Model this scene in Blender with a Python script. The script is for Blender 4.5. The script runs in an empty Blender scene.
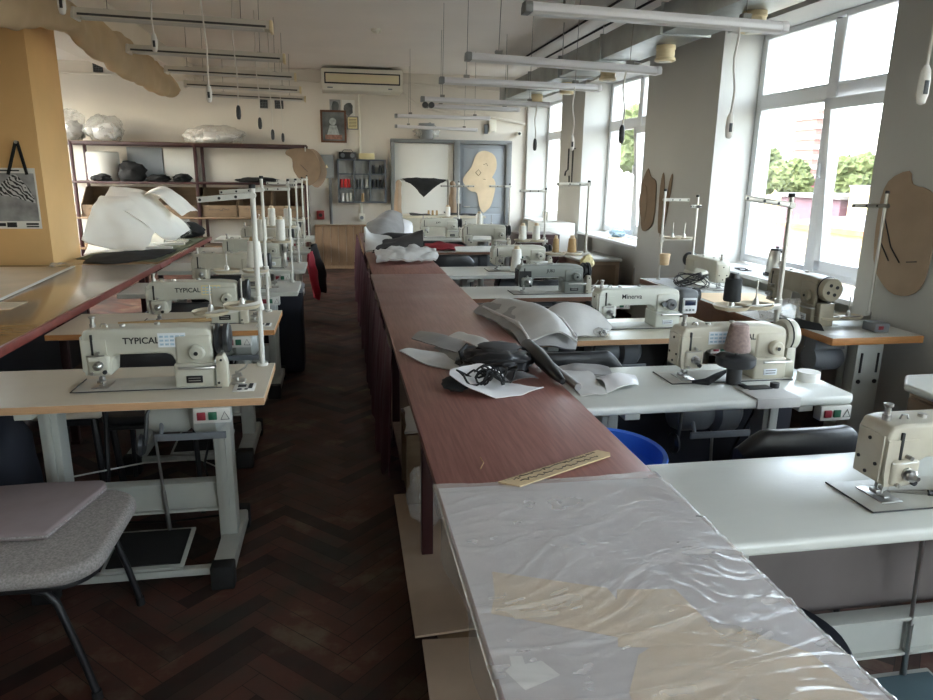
import bpy, bmesh, math, random
from mathutils import Vector, Matrix, noise
random.seed(7)
C = bpy.context.scene.collection
PI = math.pi
V = Vector

# ------------------------------------------------------------------ geometry collector
class G:
    def __init__(self):
        self.bm = bmesh.new(); self.mi = 0
    def _take(self, b, M=None):
        if M is not None: b.transform(M)
        for f in b.faces:
            if f.material_index == 0: f.material_index = self.mi
        me = bpy.data.meshes.new('tmp'); b.to_mesh(me); b.free()
        self.bm.from_mesh(me); bpy.data.meshes.remove(me)
    def box(self, x0, x1, y0, y1, z0, z1, bev=0, seg=2, M=None):
        b = bmesh.new(); bmesh.ops.create_cube(b, size=1)
        for v in b.verts:
            v.co = V(((x0+x1)/2+v.co.x*(x1-x0), (y0+y1)/2+v.co.y*(y1-y0), (z0+z1)/2+v.co.z*(z1-z0)))
        if bev: bmesh.ops.bevel(b, geom=b.edges[:], offset=bev, segments=seg, affect='EDGES', profile=.5)
        self._take(b, M); return self
    def prism(self, pts, h0, h1, plane='xz', bev=0, seg=2, M=None):
        b = bmesh.new()
        def mk(p, h):
            if plane == 'xz': return V((p[0], h, p[1]))
            if plane == 'yz': return V((h, p[0], p[1]))
            return V((p[0], p[1], h))
        lo = [b.verts.new(mk(p, h0)) for p in pts]; hi = [b.verts.new(mk(p, h1)) for p in pts]
        b.faces.new(lo); b.faces.new(hi)
        n = len(pts)
        for i in range(n): b.faces.new((lo[i], lo[(i+1) % n], hi[(i+1) % n], hi[i]))
        bmesh.ops.recalc_face_normals(b, faces=b.faces[:])
        if bev:
            es = [e for e in b.edges if len(e.link_faces) == 2 and e.calc_face_angle(0) > .5]
            bmesh.ops.bevel(b, geom=es, offset=bev, segments=seg, affect='EDGES', profile=.5, clamp_overlap=True)
        self._take(b, M); return self
    def tube(self, pts, r, n=8, M=None, closed=False):
        pts = [V(p) for p in pts]; b = bmesh.new(); rings = []
        rr = r if isinstance(r, (list, tuple)) else [r]*len(pts)
        up = None
        for i, p in enumerate(pts):
            if closed: d = pts[(i+1) % len(pts)]-pts[i-1]
            else: d = (pts[min(i+1, len(pts)-1)]-pts[max(i-1, 0)])
            d.normalize()
            if up is None: up = d.orthogonal().normalized()
            else:
                up = up-d*up.dot(d)
                up = up.normalized() if up.length > 1e-6 else d.orthogonal().normalized()
            s = d.cross(up)
            rings.append([b.verts.new(p+(up*math.cos(2*PI*k/n)+s*math.sin(2*PI*k/n))*rr[i]) for k in range(n)])
        m = len(rings)
        for i in range(m if closed else m-1):
            A, B = rings[i], rings[(i+1) % m]
            for k in range(n): b.faces.new((A[k], A[(k+1) % n], B[(k+1) % n], B[k]))
        if not closed: b.faces.new(rings[0][::-1]); b.faces.new(rings[-1])
        bmesh.ops.recalc_face_normals(b, faces=b.faces[:])
        self._take(b, M); return self
    def cyl(self, p0, p1, r0, r1=None, n=14, M=None):
        return self.tube([p0, p1], [r0, r0 if r1 is None else r1], n, M)
    def lathe(self, prof, c=(0, 0, 0), axis='z', n=20, M=None):
        b = bmesh.new(); rings = []
        for r, h in prof:
            ring = []
            for k in range(n):
                a = 2*PI*k/n; u, w = r*math.cos(a), r*math.sin(a)
                p = {'z': (u, w, h), 'x': (h, u, w), 'y': (u, h, w)}[axis]
                ring.append(b.verts.new(V(c)+V(p)))
            rings.append(ring)
        for A, B in zip(rings, rings[1:]):
            for k in range(n): b.faces.new((A[k], A[(k+1) % n], B[(k+1) % n], B[k]))
        b.faces.new(rings[0][::-1]); b.faces.new(rings[-1])
        bmesh.ops.recalc_face_normals(b, faces=b.faces[:])
        self._take(b, M); return self
    def blob(self, c, rad, amp=.1, freq=3, seed=0, sub=3, floor=None, M=None):
        b = bmesh.new(); bmesh.ops.create_icosphere(b, subdivisions=sub, radius=1)
        for v in b.verts:
            d = v.co.normalized()
            k = 1+amp*(noise.noise(d*freq+V((seed, seed*1.7, 0)))+.5*noise.noise(d*freq*2.3+V((0, seed, 4))))
            p = V((d.x*rad[0]*k, d.y*rad[1]*k, d.z*rad[2]*k))+V(c)
            if floor is not None and p.z < floor: p.z = floor+abs(noise.noise(d*5))*.004
            v.co = p
        self._take(b, M); return self
    def loft(self, secs, nu=24, nv=24, amp=0, freq=4, seed=0, thick=0, M=None, floor=None, vamp=(1, 1, 1)):
        def cr(P, t):
            n = len(P)-1; x = t*n; i = min(int(x), n-1); f = x-i
            p0, p1, p2, p3 = P[max(i-1, 0)], P[i], P[i+1], P[min(i+2, n)]
            return .5*((2*p1)+(p2-p0)*f+(2*p0-5*p1+4*p2-p3)*f*f+(3*p1-p0-3*p2+p3)*f**3)
        S = [[cr([V(p) for p in s], u/nu) for u in range(nu+1)] for s in secs]
        b = bmesh.new(); grid = []
        for v in range(nv+1):
            row = []
            for u in range(nu+1):
                p = cr([s[u] for s in S], v/nv)
                if amp:
                    q = p*freq+V((seed*3.1, seed*1.3, seed))
                    d = noise.noise_vector(q)+.5*noise.noise_vector(q*2.1)
                    p = p+V((d.x*vamp[0], d.y*vamp[1], d.z*vamp[2]))*amp
                if floor is not None and p.z < floor: p.z = floor
                row.append(b.verts.new(p))
            grid.append(row)
        for v in range(nv):
            for u in range(nu):
                b.faces.new((grid[v][u], grid[v][u+1], grid[v+1][u+1], grid[v+1][u]))
        if thick:
            bmesh.ops.recalc_face_normals(b, faces=b.faces[:])
            bmesh.ops.solidify(b, geom=b.faces[:], thickness=thick)
        self._take(b, M); return self
    def mesh(self, me, M=None):
        b = bmesh.new(); b.from_mesh(me); self._take(b, M); return self
    def build(self, name, mats, parent=None, label=None, smooth=40):
        me = bpy.data.meshes.new(name); self.bm.to_mesh(me); self.bm.free()
        for m in (mats if isinstance(mats, (list, tuple)) else [mats]): me.materials.append(m)
        if smooth:
            me.polygons.foreach_set('use_smooth', [True]*len(me.polygons))
            me.set_sharp_from_angle(angle=math.radians(smooth))
        o = bpy.data.objects.new(name, me); C.objects.link(o)
        if parent is not None: o.parent = parent
        if label: o['label'] = label
        return o

def thing(name, label, cat, loc=(0, 0, 0), rz=0, group=None):
    o = bpy.data.objects.new(name, None); o.empty_display_size = .05
    C.objects.link(o); o.location = loc; o.rotation_euler = (0, 0, rz)
    o['label'] = label; o['category'] = cat
    if group: o['group'] = group
    return o
def tag(o, label, cat, group=None):
    o['label'] = label; o['category'] = cat
    if group: o['group'] = group
    return o
def struct(o, label=None):
    o['kind'] = 'structure'
    if label: o['label'] = label
    return o
def dup(root, loc, rz, label, group=None, name=None):
    r = root.copy(); C.objects.link(r); r.location = loc; r.rotation_euler = (0, 0, rz); r['label'] = label
    if group: r['group'] = group
    for ch in list(root.children):
        c = ch.copy(); C.objects.link(c); c.parent = r
        for g in list(ch.children):
            d = g.copy(); C.objects.link(d); d.parent = c
    return r
def text_mesh(s, size, extrude=.0004, off=.02):
    cu = bpy.data.curves.new('txt', 'FONT'); cu.body = s; cu.size = size; cu.extrude = extrude
    cu.align_x = 'CENTER'; cu.align_y = 'CENTER'; cu.offset = size*off
    o = bpy.data.objects.new('txt', cu); C.objects.link(o)
    bpy.context.view_layer.update()
    me = bpy.data.meshes.new_from_object(o.evaluated_get(bpy.context.evaluated_depsgraph_get()))
    bpy.data.objects.remove(o); bpy.data.curves.remove(cu)
    return me
def scribble(x0, x1, z, h, seed, lines=1):
    """little pen strokes in the XZ plane"""
    r = random.Random(seed); out = []
    for l in range(lines):
        zz = z-l*h*1.6; x = x0; pts = []
        while x < x1:
            pts.append((x, zz+r.uniform(-.5, .5)*h)); x += r.uniform(.25, .7)*h
        out.append(pts)
    return out

# ------------------------------------------------------------------ materials
def newmat(name):
    m = bpy.data.materials.new(name); m.use_nodes = True
    nt = m.node_tree; b = nt.nodes['Principled BSDF']
    return m, nt, b
def mat(name, col, rough=.5, metal=0, var=.08, scale=6, spec=.5, bump=0, bscale=60, coat=0, sheen=0, stretch=None):
    m, nt, b = newmat(name); N, L = nt.nodes, nt.links
    tc = N.new('ShaderNodeTexCoord'); src = tc.outputs['Object']
    if stretch:
        mp = N.new('ShaderNodeMapping'); mp.inputs['Scale'].default_value = stretch; L.new(src, mp.inputs['Vector']); src = mp.outputs[0]
    n = N.new('ShaderNodeTexNoise'); n.inputs['Scale'].default_value = scale; n.inputs['Detail'].default_value = 5
    L.new(src, n.inputs['Vector'])
    r = N.new('ShaderNodeValToRGB')
    r.color_ramp.elements[0].position = .3; r.color_ramp.elements[1].position = .7
    r.color_ramp.elements[0].color = (*[max(0, c*(1-var)) for c in col], 1)
    r.color_ramp.elements[1].color = (*[min(1, c*(1+var)) for c in col], 1)
    L.new(n.outputs['Fac'], r.inputs['Fac']); L.new(r.outputs['Color'], b.inputs['Base Color'])
    b.inputs['Roughness'].default_value = rough; b.inputs['Metallic'].default_value = metal
    b.inputs['Specular IOR Level'].default_value = spec
    if coat: b.inputs['Coat Weight'].default_value = coat; b.inputs['Coat Roughness'].default_value = .15
    if sheen: b.inputs['Sheen Weight'].default_value = sheen
    if bump:
        n2 = N.new('ShaderNodeTexNoise'); n2.inputs['Scale'].default_value = bscale; n2.inputs['Detail'].default_value = 4
        L.new(src, n2.inputs['Vector'])
        bp = N.new('ShaderNodeBump'); bp.inputs['Strength'].default_value = bump; bp.inputs['Distance'].default_value = .01
        L.new(n2.outputs['Fac'], bp.inputs['Height']); L.new(bp.outputs['Normal'], b.inputs['Normal'])
    return m
def emat(name, col, s):
    m, nt, b = newmat(name)
    b.inputs['Base Color'].default_value = (0, 0, 0, 1)
    b.inputs['Emission Color'].default_value = (*col, 1); b.inputs['Emission Strength'].default_value = s
    return m
def srgb(r, g, b):
    f = lambda c: (c/255/12.92) if c/255 <= .04045 else ((c/255+.055)/1.055)**2.4
    return (f(r), f(g), f(b))

M = {}
M['plaster'] = mat('plaster', srgb(220, 213, 202), .85, var=.04, scale=1.2, bump=.08, bscale=30)
M['pier'] = mat('pier_paint', srgb(188, 187, 182), .8, var=.03, scale=1.5, bump=.06, bscale=25)
M['ceiling'] = mat('ceiling_paint', srgb(232, 226, 219), .9, var=.04, scale=1.0)
M['upvc'] = mat('window_plastic', srgb(232, 234, 236), .35, var=.01)
M['sill'] = mat('sill_board', srgb(214, 215, 214), .4, var=.05)
M['grey_door'] = mat('grey_blue_paint', srgb(152, 158, 163), .5, var=.06, scale=3)
M['frame_grey'] = mat('frame_grey_paint', srgb(120, 122, 122), .5, var=.08)
M['white_board'] = mat('white_board', srgb(222, 220, 212), .6, var=.04, scale=2)
M['ochre'] = mat('ochre_board', srgb(218, 176, 118), .55, var=.06, scale=2.5, bump=.05)
M['duct'] = mat('galvanised_sheet', srgb(150, 154, 152), .38, metal=.75, var=.18, scale=5)
M['cream'] = mat('cream_plastic', srgb(222, 204, 164), .5, var=.06)
M['cream_white'] = mat('old_white_plastic', srgb(226, 222, 208), .45, var=.05)
M['machine'] = mat('machine_enamel', srgb(190, 188, 174), .32, var=.06, scale=9, coat=.2)
M['machine_white'] = mat('machine_white_enamel', srgb(212, 214, 204), .3, var=.04, scale=9, coat=.2)
M['machine_cream'] = mat('machine_cream_enamel', srgb(190, 184, 167), .38, var=.08, scale=12, coat=.1)
M['machine_grey'] = mat('machine_grey_enamel', srgb(134, 138, 132), .38, var=.08, scale=9)
M['machine_tan'] = mat('machine_tan_enamel', srgb(150, 142, 124), .45, var=.12, scale=9)
M['dark_plastic'] = mat('dark_plastic', srgb(44, 45, 47), .4, var=.1)
M['grey_plastic'] = mat('grey_plastic', srgb(112, 116, 120), .45, var=.08)
M['black'] = mat('black_paint', srgb(24, 24, 26), .45, var=.15)
M['chrome'] = mat('chrome', srgb(170, 170, 168), .28, metal=1, var=.05)
M['steel'] = mat('brushed_steel', srgb(176, 174, 168), .35, metal=.9, var=.08)
M['steel_plate'] = mat('needle_plate', srgb(150, 148, 140), .35, metal=.6, var=.15, scale=20)
M['white_paint'] = mat('white_metal_paint', srgb(208, 206, 198), .4, var=.06)
M['stand'] = mat('stand_grey_paint', srgb(176, 178, 170), .42, var=.06)
M['lam_beige'] = mat('beige_laminate', srgb(200, 190, 172), .42, var=.05, scale=3)
M['lam_grey'] = mat('grey_laminate', srgb(196, 196, 188), .4, var=.05, scale=3)
M['lam_white'] = mat('white_laminate', srgb(210, 212, 205), .27, var=.04, scale=3, bump=.05, bscale=26, stretch=(1, 2.4, 1))
M['lam_cream'] = mat('cream_laminate', srgb(214, 208, 186), .3, var=.04, scale=3)
M['edge_beech'] = mat('beech_edge', srgb(190, 150, 112), .5, var=.08, scale=20, stretch=(1, 8, 8))
M['edge_orange'] = mat('orange_wood_edge', srgb(178, 124, 74), .45, var=.12, scale=20, stretch=(1, 8, 8))
M['edge_brown'] = mat('brown_edge', srgb(126, 88, 66), .5, var=.12, scale=12)
M['edge_pale'] = mat('pale_edge', srgb(188, 188, 178), .45, var=.05)
M['maroon_metal'] = mat('maroon_metal', srgb(56, 27, 27), .4, var=.15)
M['red_edge'] = mat('red_edge', srgb(126, 64, 56), .4, var=.2, scale=14)
M['curtain'] = mat('maroon_cloth', srgb(66, 20, 36), .85, var=.2, scale=8)
M['cardboard'] = mat('cardboard', srgb(158, 136, 114), .8, var=.1, scale=5)
M['cardboard_pale'] = mat('pale_cardboard', srgb(212, 192, 160), .8, var=.08, scale=5)
M['cardboard_dark'] = mat('brown_cardboard', srgb(128, 108, 88), .85, var=.12, scale=5)
M['plywood'] = mat('plywood', srgb(114, 93, 70), .7, var=.15, scale=6, stretch=(1, 6, 6))
M['plank'] = mat('plank_wood', srgb(150, 122, 94), .6, var=.16, scale=9, stretch=(8, 8, 1))
M['black_vinyl'] = mat('black_vinyl', srgb(30, 31, 34), .38, var=.15, bump=.05)
M['navy'] = mat('navy_cloth', srgb(17, 20, 32), .75, var=.2)
M['black_cloth'] = mat('black_cloth', srgb(22, 22, 23), .85, var=.25, scale=12)
M['grey_cloth'] = mat('grey_leatherette', srgb(150, 148, 146), .6, var=.1, scale=10, bump=.1)
M['light_cloth'] = mat('light_grey_cloth', srgb(196, 194, 190), .7, var=.06, scale=10, bump=.1)
M['dark_cloth'] = mat('charcoal_cloth', srgb(62, 60, 60), .75, var=.15, scale=10)
M['white_cloth'] = mat('white_sheet', srgb(226, 224, 224), .6, var=.04)
M['beige_cloth'] = mat('beige_canvas', srgb(186, 164, 132), .8, var=.08, scale=3, bump=.1, bscale=20)
M['foam'] = mat('white_foam_sheet', srgb(242, 240, 234), .7, var=.05, scale=3)
M['green_cloth'] = mat('green_cloth', srgb(84, 88, 62), .8, var=.12)
M['red_cloth'] = mat('red_cloth', srgb(176, 34, 56), .7, var=.12)
M['crimson'] = mat('crimson_cloth', srgb(136, 28, 40), .7, var=.12)
M['teal'] = mat('teal_plastic', srgb(42, 104, 100), .5, var=.1)
M['blue_tub'] = mat('blue_plastic', srgb(58, 112, 208), .35, var=.06)
M['blue_bright'] = mat('blue_cover', srgb(70, 110, 150), .5, var=.1)
M['chair_grey'] = mat('grey_chair_fabric', srgb(152, 146, 142), .9, var=.3, scale=160, bump=.15, bscale=220)
M['cushion'] = mat('mauve_grey_fabric', srgb(140, 126, 126), .85, var=.06, scale=12)
M['paper'] = mat('white_paper', srgb(232, 230, 224), .7, var=.03)
M['paper_beige'] = mat('kraft_paper', srgb(212, 186, 148), .75, var=.06, scale=5)
M['thread_white'] = mat('white_thread', srgb(232, 230, 222), .8, var=.04, scale=40)
M['thread_tan'] = mat('tan_thread', srgb(176, 146, 104), .8, var=.08, scale=40)
M['thread_black'] = mat('black_thread', srgb(34, 36, 38), .75, var=.1, scale=40)
M['thread_red'] = mat('red_thread', srgb(206, 52, 50), .7, var=.1, scale=40)
M['thread_mauve'] = mat('mauve_thread', srgb(142, 122, 116), .8, var=.2, scale=90)
M['rubber'] = mat('black_rubber', srgb(20, 20, 20), .7, var=.2)
M['red_button'] = mat('red_button', srgb(128, 30, 44), .4, var=.03)
M['green_button'] = mat('green_button', srgb(36, 92, 68), .4, var=.03)
M['ink'] = mat('dark_ink', srgb(26, 26, 28), .6, var=.03)
M['ink_blue'] = mat('blue_ink', srgb(160, 186, 202), .6, var=.2, scale=120)
M['sticker'] = mat('sticker', srgb(222, 226, 230), .5, var=.03)
M['yellow'] = mat('pale_yellow_card', srgb(218, 204, 156), .7, var=.06)
M['picture_frame'] = mat('picture_frame_wood', srgb(98, 62, 40), .5, var=.15)
M['tape_red'] = mat('red_device', srgb(150, 50, 50), .5)
M['screen'] = mat('dark_display', srgb(34, 42, 66), .2, var=.05)
M['ruler'] = mat('ruler_wood', srgb(190, 166, 128), .6, var=.1, scale=8, stretch=(2, 20, 2))
M['bed'] = mat('bed_plate_paint', srgb(188, 187, 178), .38, var=.06, scale=20)
M['wire'] = mat('wire', srgb(120, 117, 112), .6)
M['louver'] = mat('pale_louver', srgb(226, 214, 180), .6, var=.03)
M['slot'] = mat('slot_grey', srgb(70, 68, 64), .7)
M['cord_white'] = mat('white_cord', srgb(214, 210, 202), .6)

# clear / milky plastics and glass
def film_mat(name, col, alpha, rough=.2, bump=.0, gloss=.1, scale=(.5, 1.6, 1), bs=60):
    m, nt, b = newmat(name); N, L = nt.nodes, nt.links
    tc = N.new('ShaderNodeTexCoord'); n = N.new('ShaderNodeTexNoise'); n.inputs['Scale'].default_value = 9; n.inputs['Detail'].default_value = 6
    L.new(tc.outputs['Object'], n.inputs['Vector'])
    mr = N.new('ShaderNodeMapRange'); mr.inputs['From Min'].default_value = .3; mr.inputs['From Max'].default_value = .7
    mr.inputs['To Min'].default_value = max(0, alpha-.05); mr.inputs['To Max'].default_value = min(1, alpha+.05)
    L.new(n.outputs['Fac'], mr.inputs['Value'])
    b.inputs['Base Color'].default_value = (*col, 1); b.inputs['Roughness'].default_value = .6; b.inputs['Specular IOR Level'].default_value = .2
    tr = N.new('ShaderNodeBsdfTransparent'); gl = N.new('ShaderNodeBsdfGlossy'); gl.inputs['Roughness'].default_value = rough
    m1 = N.new('ShaderNodeMixShader'); m2 = N.new('ShaderNodeMixShader'); lw = N.new('ShaderNodeLayerWeight'); lw.inputs['Blend'].default_value = .3
    m3 = N.new('ShaderNodeMapRange'); m3.inputs['To Min'].default_value = gloss*.5; m3.inputs['To Max'].default_value = min(1, gloss*4)
    L.new(lw.outputs['Facing'], m3.inputs['Value'])
    L.new(mr.outputs[0], m1.inputs['Fac']); L.new(tr.outputs[0], m1.inputs[1]); L.new(b.outputs[0], m1.inputs[2])
    L.new(m3.outputs[0], m2.inputs['Fac']); L.new(m1.outputs[0], m2.inputs[1]); L.new(gl.outputs[0], m2.inputs[2])
    L.new(m2.outputs[0], N['Material Output'].inputs['Surface'])
    if bump:
        n2 = N.new('ShaderNodeTexNoise'); n2.inputs['Scale'].default_value = bs; n2.inputs['Detail'].default_value = 6; n2.inputs['Roughness'].default_value = .62
        mp = N.new('ShaderNodeMapping'); mp.inputs['Scale'].default_value = scale
        L.new(tc.outputs['Object'], mp.inputs['Vector']); L.new(mp.outputs[0], n2.inputs['Vector'])
        bp = N.new('ShaderNodeBump'); bp.inputs['Strength'].default_value = bump; bp.inputs['Distance'].default_value = .006
        L.new(n2.outputs['Fac'], bp.inputs['Height']); L.new(bp.outputs['Normal'], b.inputs['Normal']); L.new(bp.outputs['Normal'], gl.inputs['Normal'])
    return m
M['film'] = film_mat('milky_film', srgb(242, 238, 232), .29, .2, .28, .1, (.35, 2.2, 1), 22)
M['bag'] = film_mat('clear_bag', srgb(228, 226, 220), .3, .2, .4, .08, (1, 1, 1), 9)
M['glass'] = None
m, nt, b = newmat('window_glass'); N, L = nt.nodes, nt.links
tr = N.new('ShaderNodeBsdfTransparent'); tr.inputs['Color'].default_value = (.93, .95, .94, 1)
gl = N.new('ShaderNodeBsdfGlossy'); gl.inputs['Roughness'].default_value = .02
mx = N.new('ShaderNodeMixShader'); mx.inputs['Fac'].default_value = .06; L.new(tr.outputs[0], mx.inputs[1]); L.new(gl.outputs[0], mx.inputs[2])
L.new(mx.outputs[0], N['Material Output'].inputs['Surface']); M['glass'] = m

# brown grained laminate of the long cutting table
def wood_top(name, a, bcol, rough, scale=(1.5, 1.0, 1), coat=.3):
    m, nt, b = newmat(name); N, L = nt.nodes, nt.links
    tc = N.new('ShaderNodeTexCoord'); mp = N.new('ShaderNodeMapping'); mp.inputs['Scale'].default_value = scale
    L.new(tc.outputs['Object'], mp.inputs['Vector'])
    n = N.new('ShaderNodeTexNoise'); n.inputs['Scale'].default_value = 12; n.inputs['Detail'].default_value = 8; n.inputs['Distortion'].default_value = .4
    L.new(mp.outputs[0], n.inputs['Vector'])
    r = N.new('ShaderNodeValToRGB'); r.color_ramp.elements[0].position = .3; r.color_ramp.elements[1].position = .72
    r.color_ramp.elements[0].color = (*a, 1); r.color_ramp.elements[1].color = (*bcol, 1)
    L.new(n.outputs['Fac'], r.inputs['Fac']); L.new(r.outputs['Color'], b.inputs['Base Color'])
    n2 = N.new('ShaderNodeTexNoise'); n2.inputs['Scale'].default_value = 3; L.new(tc.outputs['Object'], n2.inputs['Vector'])
    mr = N.new('ShaderNodeMapRange'); mr.inputs['To Min'].default_value = rough-.08; mr.inputs['To Max'].default_value = rough+.1
    L.new(n2.outputs['Fac'], mr.inputs['Value']); L.new(mr.outputs[0], b.inputs['Roughness'])
    b.inputs['Coat Weight'].default_value = coat; b.inputs['Coat Roughness'].default_value = .12
    return m
M['mahogany'] = wood_top('mahogany_laminate', srgb(118, 75, 68), srgb(146, 100, 91), .34, (9, .5, 1), .15)
M['glossy_brown'] = wood_top('glossy_brown_top', srgb(120, 92, 60), srgb(150, 118, 80), .22, (.6, 2.5, 1), .5)

# parquet: per-plank tone comes from a colour attribute, wear and red-brown varnish from noise
m, nt, b = newmat('parquet'); N, L = nt.nodes, nt.links
at = N.new('ShaderNodeAttribute'); at.attribute_name = 'tone'
tc = N.new('ShaderNodeTexCoord'); n = N.new('ShaderNodeTexNoise'); n.inputs['Scale'].default_value = 3.1; n.inputs['Detail'].default_value = 9; n.inputs['Roughness'].default_value = .62
L.new(tc.outputs['Object'], n.inputs['Vector'])
r = N.new('ShaderNodeValToRGB'); e = r.color_ramp.elements
e[0].position = .36; e[0].color = (*srgb(62, 53, 44), 1); e[1].position = .66; e[1].color = (*srgb(104, 88, 70), 1)
k = e.new(.55); k.color = (*srgb(84, 50, 40), 1)
L.new(n.outputs['Fac'], r.inputs['Fac'])
mul = N.new('ShaderNodeMix'); mul.data_type = 'RGBA'; mul.blend_type = 'MULTIPLY'; mul.inputs['Factor'].default_value = 1
L.new(r.outputs['Color'], mul.inputs['A']); L.new(at.outputs['Color'], mul.inputs['B']); L.new(mul.outputs['Result'], b.inputs['Base Color'])
n2 = N.new('ShaderNodeTexNoise'); n2.inputs['Scale'].default_value = 5; n2.inputs['Detail'].default_value = 5; L.new(tc.outputs['Object'], n2.inputs['Vector'])
mr = N.new('ShaderNodeMapRange'); mr.inputs['To Min'].default_value = .4; mr.inputs['To Max'].default_value = .8
L.new(n2.outputs['Fac'], mr.inputs['Value']); L.new(mr.outputs[0], b.inputs['Roughness']); M['parquet'] = m

# zebra print (a flat printed sheet)
m, nt, b = newmat('zebra_print'); N, L = nt.nodes, nt.links
tc = N.new('ShaderNodeTexCoord'); w = N.new('ShaderNodeTexWave'); w.inputs['Scale'].default_value = 16; w.inputs['Distortion'].default_value = 9
w.inputs['Detail'].default_value = 2; w.inputs['Detail Scale'].default_value = 1.2; w.bands_direction = 'DIAGONAL'
L.new(tc.outputs['Object'], w.inputs['Vector'])
r = N.new('ShaderNodeValToRGB'); r.color_ramp.elements[0].position = .4; r.color_ramp.elements[1].position = .6
r.color_ramp.elements[0].color = (.02, .02, .02, 1); r.color_ramp.elements[1].color = (.55, .55, .55, 1)
L.new(w.outputs['Fac'], r.inputs['Fac']); L.new(r.outputs['Color'], b.inputs['Base Color']); b.inputs['Roughness'].default_value = .6
M['zebra'] = m
M['print_grey'] = mat('grey_print', srgb(150, 150, 150), .6, var=.35, scale=9)
M['picture'] = mat('old_picture', srgb(96, 100, 100), .5, var=.5, scale=6)
SKYC = (1.0, .985, .945); SKYS = 1.0; SUNE = .3; EXPO = 3.55
CAMR = ((.98446, -.029735, .173073), (-.175043, -.245196, .95354), (.014083, -.969017, -.246591))
# ================================================================== THE ROOM
ZC = 3.08; YB = 11.8; XR = 3.10; XL = -4.8; YF = -2.4; XO = 3.62
# floor: herringbone planks (one mesh) on a slab
def make_floor():
    g = G(); g.box(XL-.2, XO, YF-.2, YB+.2, -.3, -.004)
    b = g.bm; W, Lk = .07, .42; ca = math.cos(PI/4)
    tone = b.loops.layers.color.new('tone')
    for f in b.faces:
        for l in f.loops: l[tone] = (.3, .3, .3, 1)
    gp = .0012
    def plank(x0, x1, y0, y1):
        cx, cy = (x0+x1)/2, (y0+y1)/2
        wx, wy = (cx-cy)*ca, (cx+cy)*ca+4
        if not (XL < wx < XR+.3 and YF < wy < YB): return
        vs = []
        for (px, py) in ((x0+gp, y0+gp), (x1-gp, y0+gp), (x1-gp, y1-gp), (x0+gp, y1-gp)):
            vs.append(b.verts.new((min(max((px-py)*ca, XL), XO-.01), min(max((px+py)*ca+4, YF), YB), random.uniform(-.0006, .0006))))
        f = b.faces.new(vs); t = random.choice((.6, .78, .9, 1, 1.08, 1.2, 1.4)); s = random.uniform(-.05, .05)
        for l in f.loops: l[tone] = (t+s, t, t-s, 1)
        if f.normal.z < 0: f.normal_flip()
    for m_ in range(-26, 27):
        for k_ in range(-220, 221):
            ox, oy = k_*W+m_*Lk, k_*W-m_*Lk
            if abs((ox-oy)*ca) > 7 or abs((ox+oy)*ca) > 10: continue
            plank(ox, ox+Lk, oy, oy+W)
            plank(ox+Lk-W, ox+Lk, oy-Lk, oy)
    o = g.build('floor', M['parquet'], smooth=0); struct(o, 'worn dark herringbone parquet floor')
make_floor()
g = G(); g.box(XL-.2, XO+.1, YF-.2, YB+.2, ZC, ZC+.25); struct(g.build('ceiling', M['ceiling']), 'grey white painted ceiling')
g = G(); g.box(XL-.2, XO+.1, YB, YB+.2, 0, ZC); struct(g.build('wall_back', M['plaster']), 'pale plastered back wall')
ADDED_LW = [(6.9, 8.8), (9.4, 11.3)]  # out-of-view windows added to brighten the back of the room
g = G(); ys = YF
for a, b_ in ADDED_LW+[(YB, YB)]:
    g.box(XL-.2, XL, ys, a, 0, ZC)
    if a == YB: break
    g.box(XL-.2, XL, a, b_, 2.69, ZC); g.box(XL-.2, XL, a, b_, 0, .84); ys = b_
struct(g.build('wall_left', M['plaster']), 'plastered left wall with added windows')
for k, (a, b_) in enumerate(ADDED_LW):
    root = bpy.data.objects.new('window_%d' % (k+6), None); C.objects.link(root); root['kind'] = 'structure'; root['label'] = 'added unseen window number %d in the left wall' % (k+1)
    g = G(); X = XL-.1
    for y0, y1, z0, z1 in ((a, b_, .84, .91), (a, b_, 2.62, 2.69), (a, a+.06, .91, 2.62), (b_-.06, b_, .91, 2.62), ((a+b_)/2-.045, (a+b_)/2+.045, .91, 2.62), (a, b_, 2.1, 2.18)): g.box(X-.03, X+.04, y0, y1, z0, z1, .005)
    fr_ = g.build('frame', M['upvc'], root)
    g = G(); g.box(X, X+.008, a+.06, b_-.06, .91, 2.62); g.build('pane', M['glass'], fr_)
ADDED_FW = [(1.0, 2.8)]  # unseen window added to lift the light near the camera
g = G(); xs = XL
for a, b_ in ADDED_FW+[(XO, XO)]:
    g.box(xs, a, YF-.2, YF, 0, ZC)
    if a == XO: break
    g.box(a, b_, YF-.2, YF, 2.69, ZC); g.box(a, b_, YF-.2, YF, 0, .84); xs = b_
struct(g.build('wall_front', M['plaster']), 'plastered wall with an added window behind the camera')
for k, (a, b_) in enumerate(ADDED_FW):
    root = bpy.data.objects.new('window_%d' % (k+8), None); C.objects.link(root); root['kind'] = 'structure'; root['label'] = 'added unseen window number %d in the wall behind the camera' % (k+1)
    g = G(); Y_ = YF-.1
    for x0, x1, z0, z1 in ((a, b_, .84, .91), (a, b_, 2.62, 2.69), (a, a+.06, .91, 2.62), (b_-.06, b_, .91, 2.62), ((a+b_)/2-.045, (a+b_)/2+.045, .91, 2.62), (a, b_, 2.1, 2.18)): g.box(x0, x1, Y_-.03, Y_+.04, z0, z1, .005)
    fr_ = g.build('frame', M['upvc'], root)
    g = G(); g.box(a+.06, b_-.06, Y_, Y_+.008, .91, 2.62); g.build('pane', M['glass'], fr_)
NICHES = [(-2.1, -.2), (.75, 2.7), (3.77, 5.63), (7.05, 8.95), (9.9, 11.72)]
ZS, ZT = .84, 2.69
g = G(); ys = YF
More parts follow.
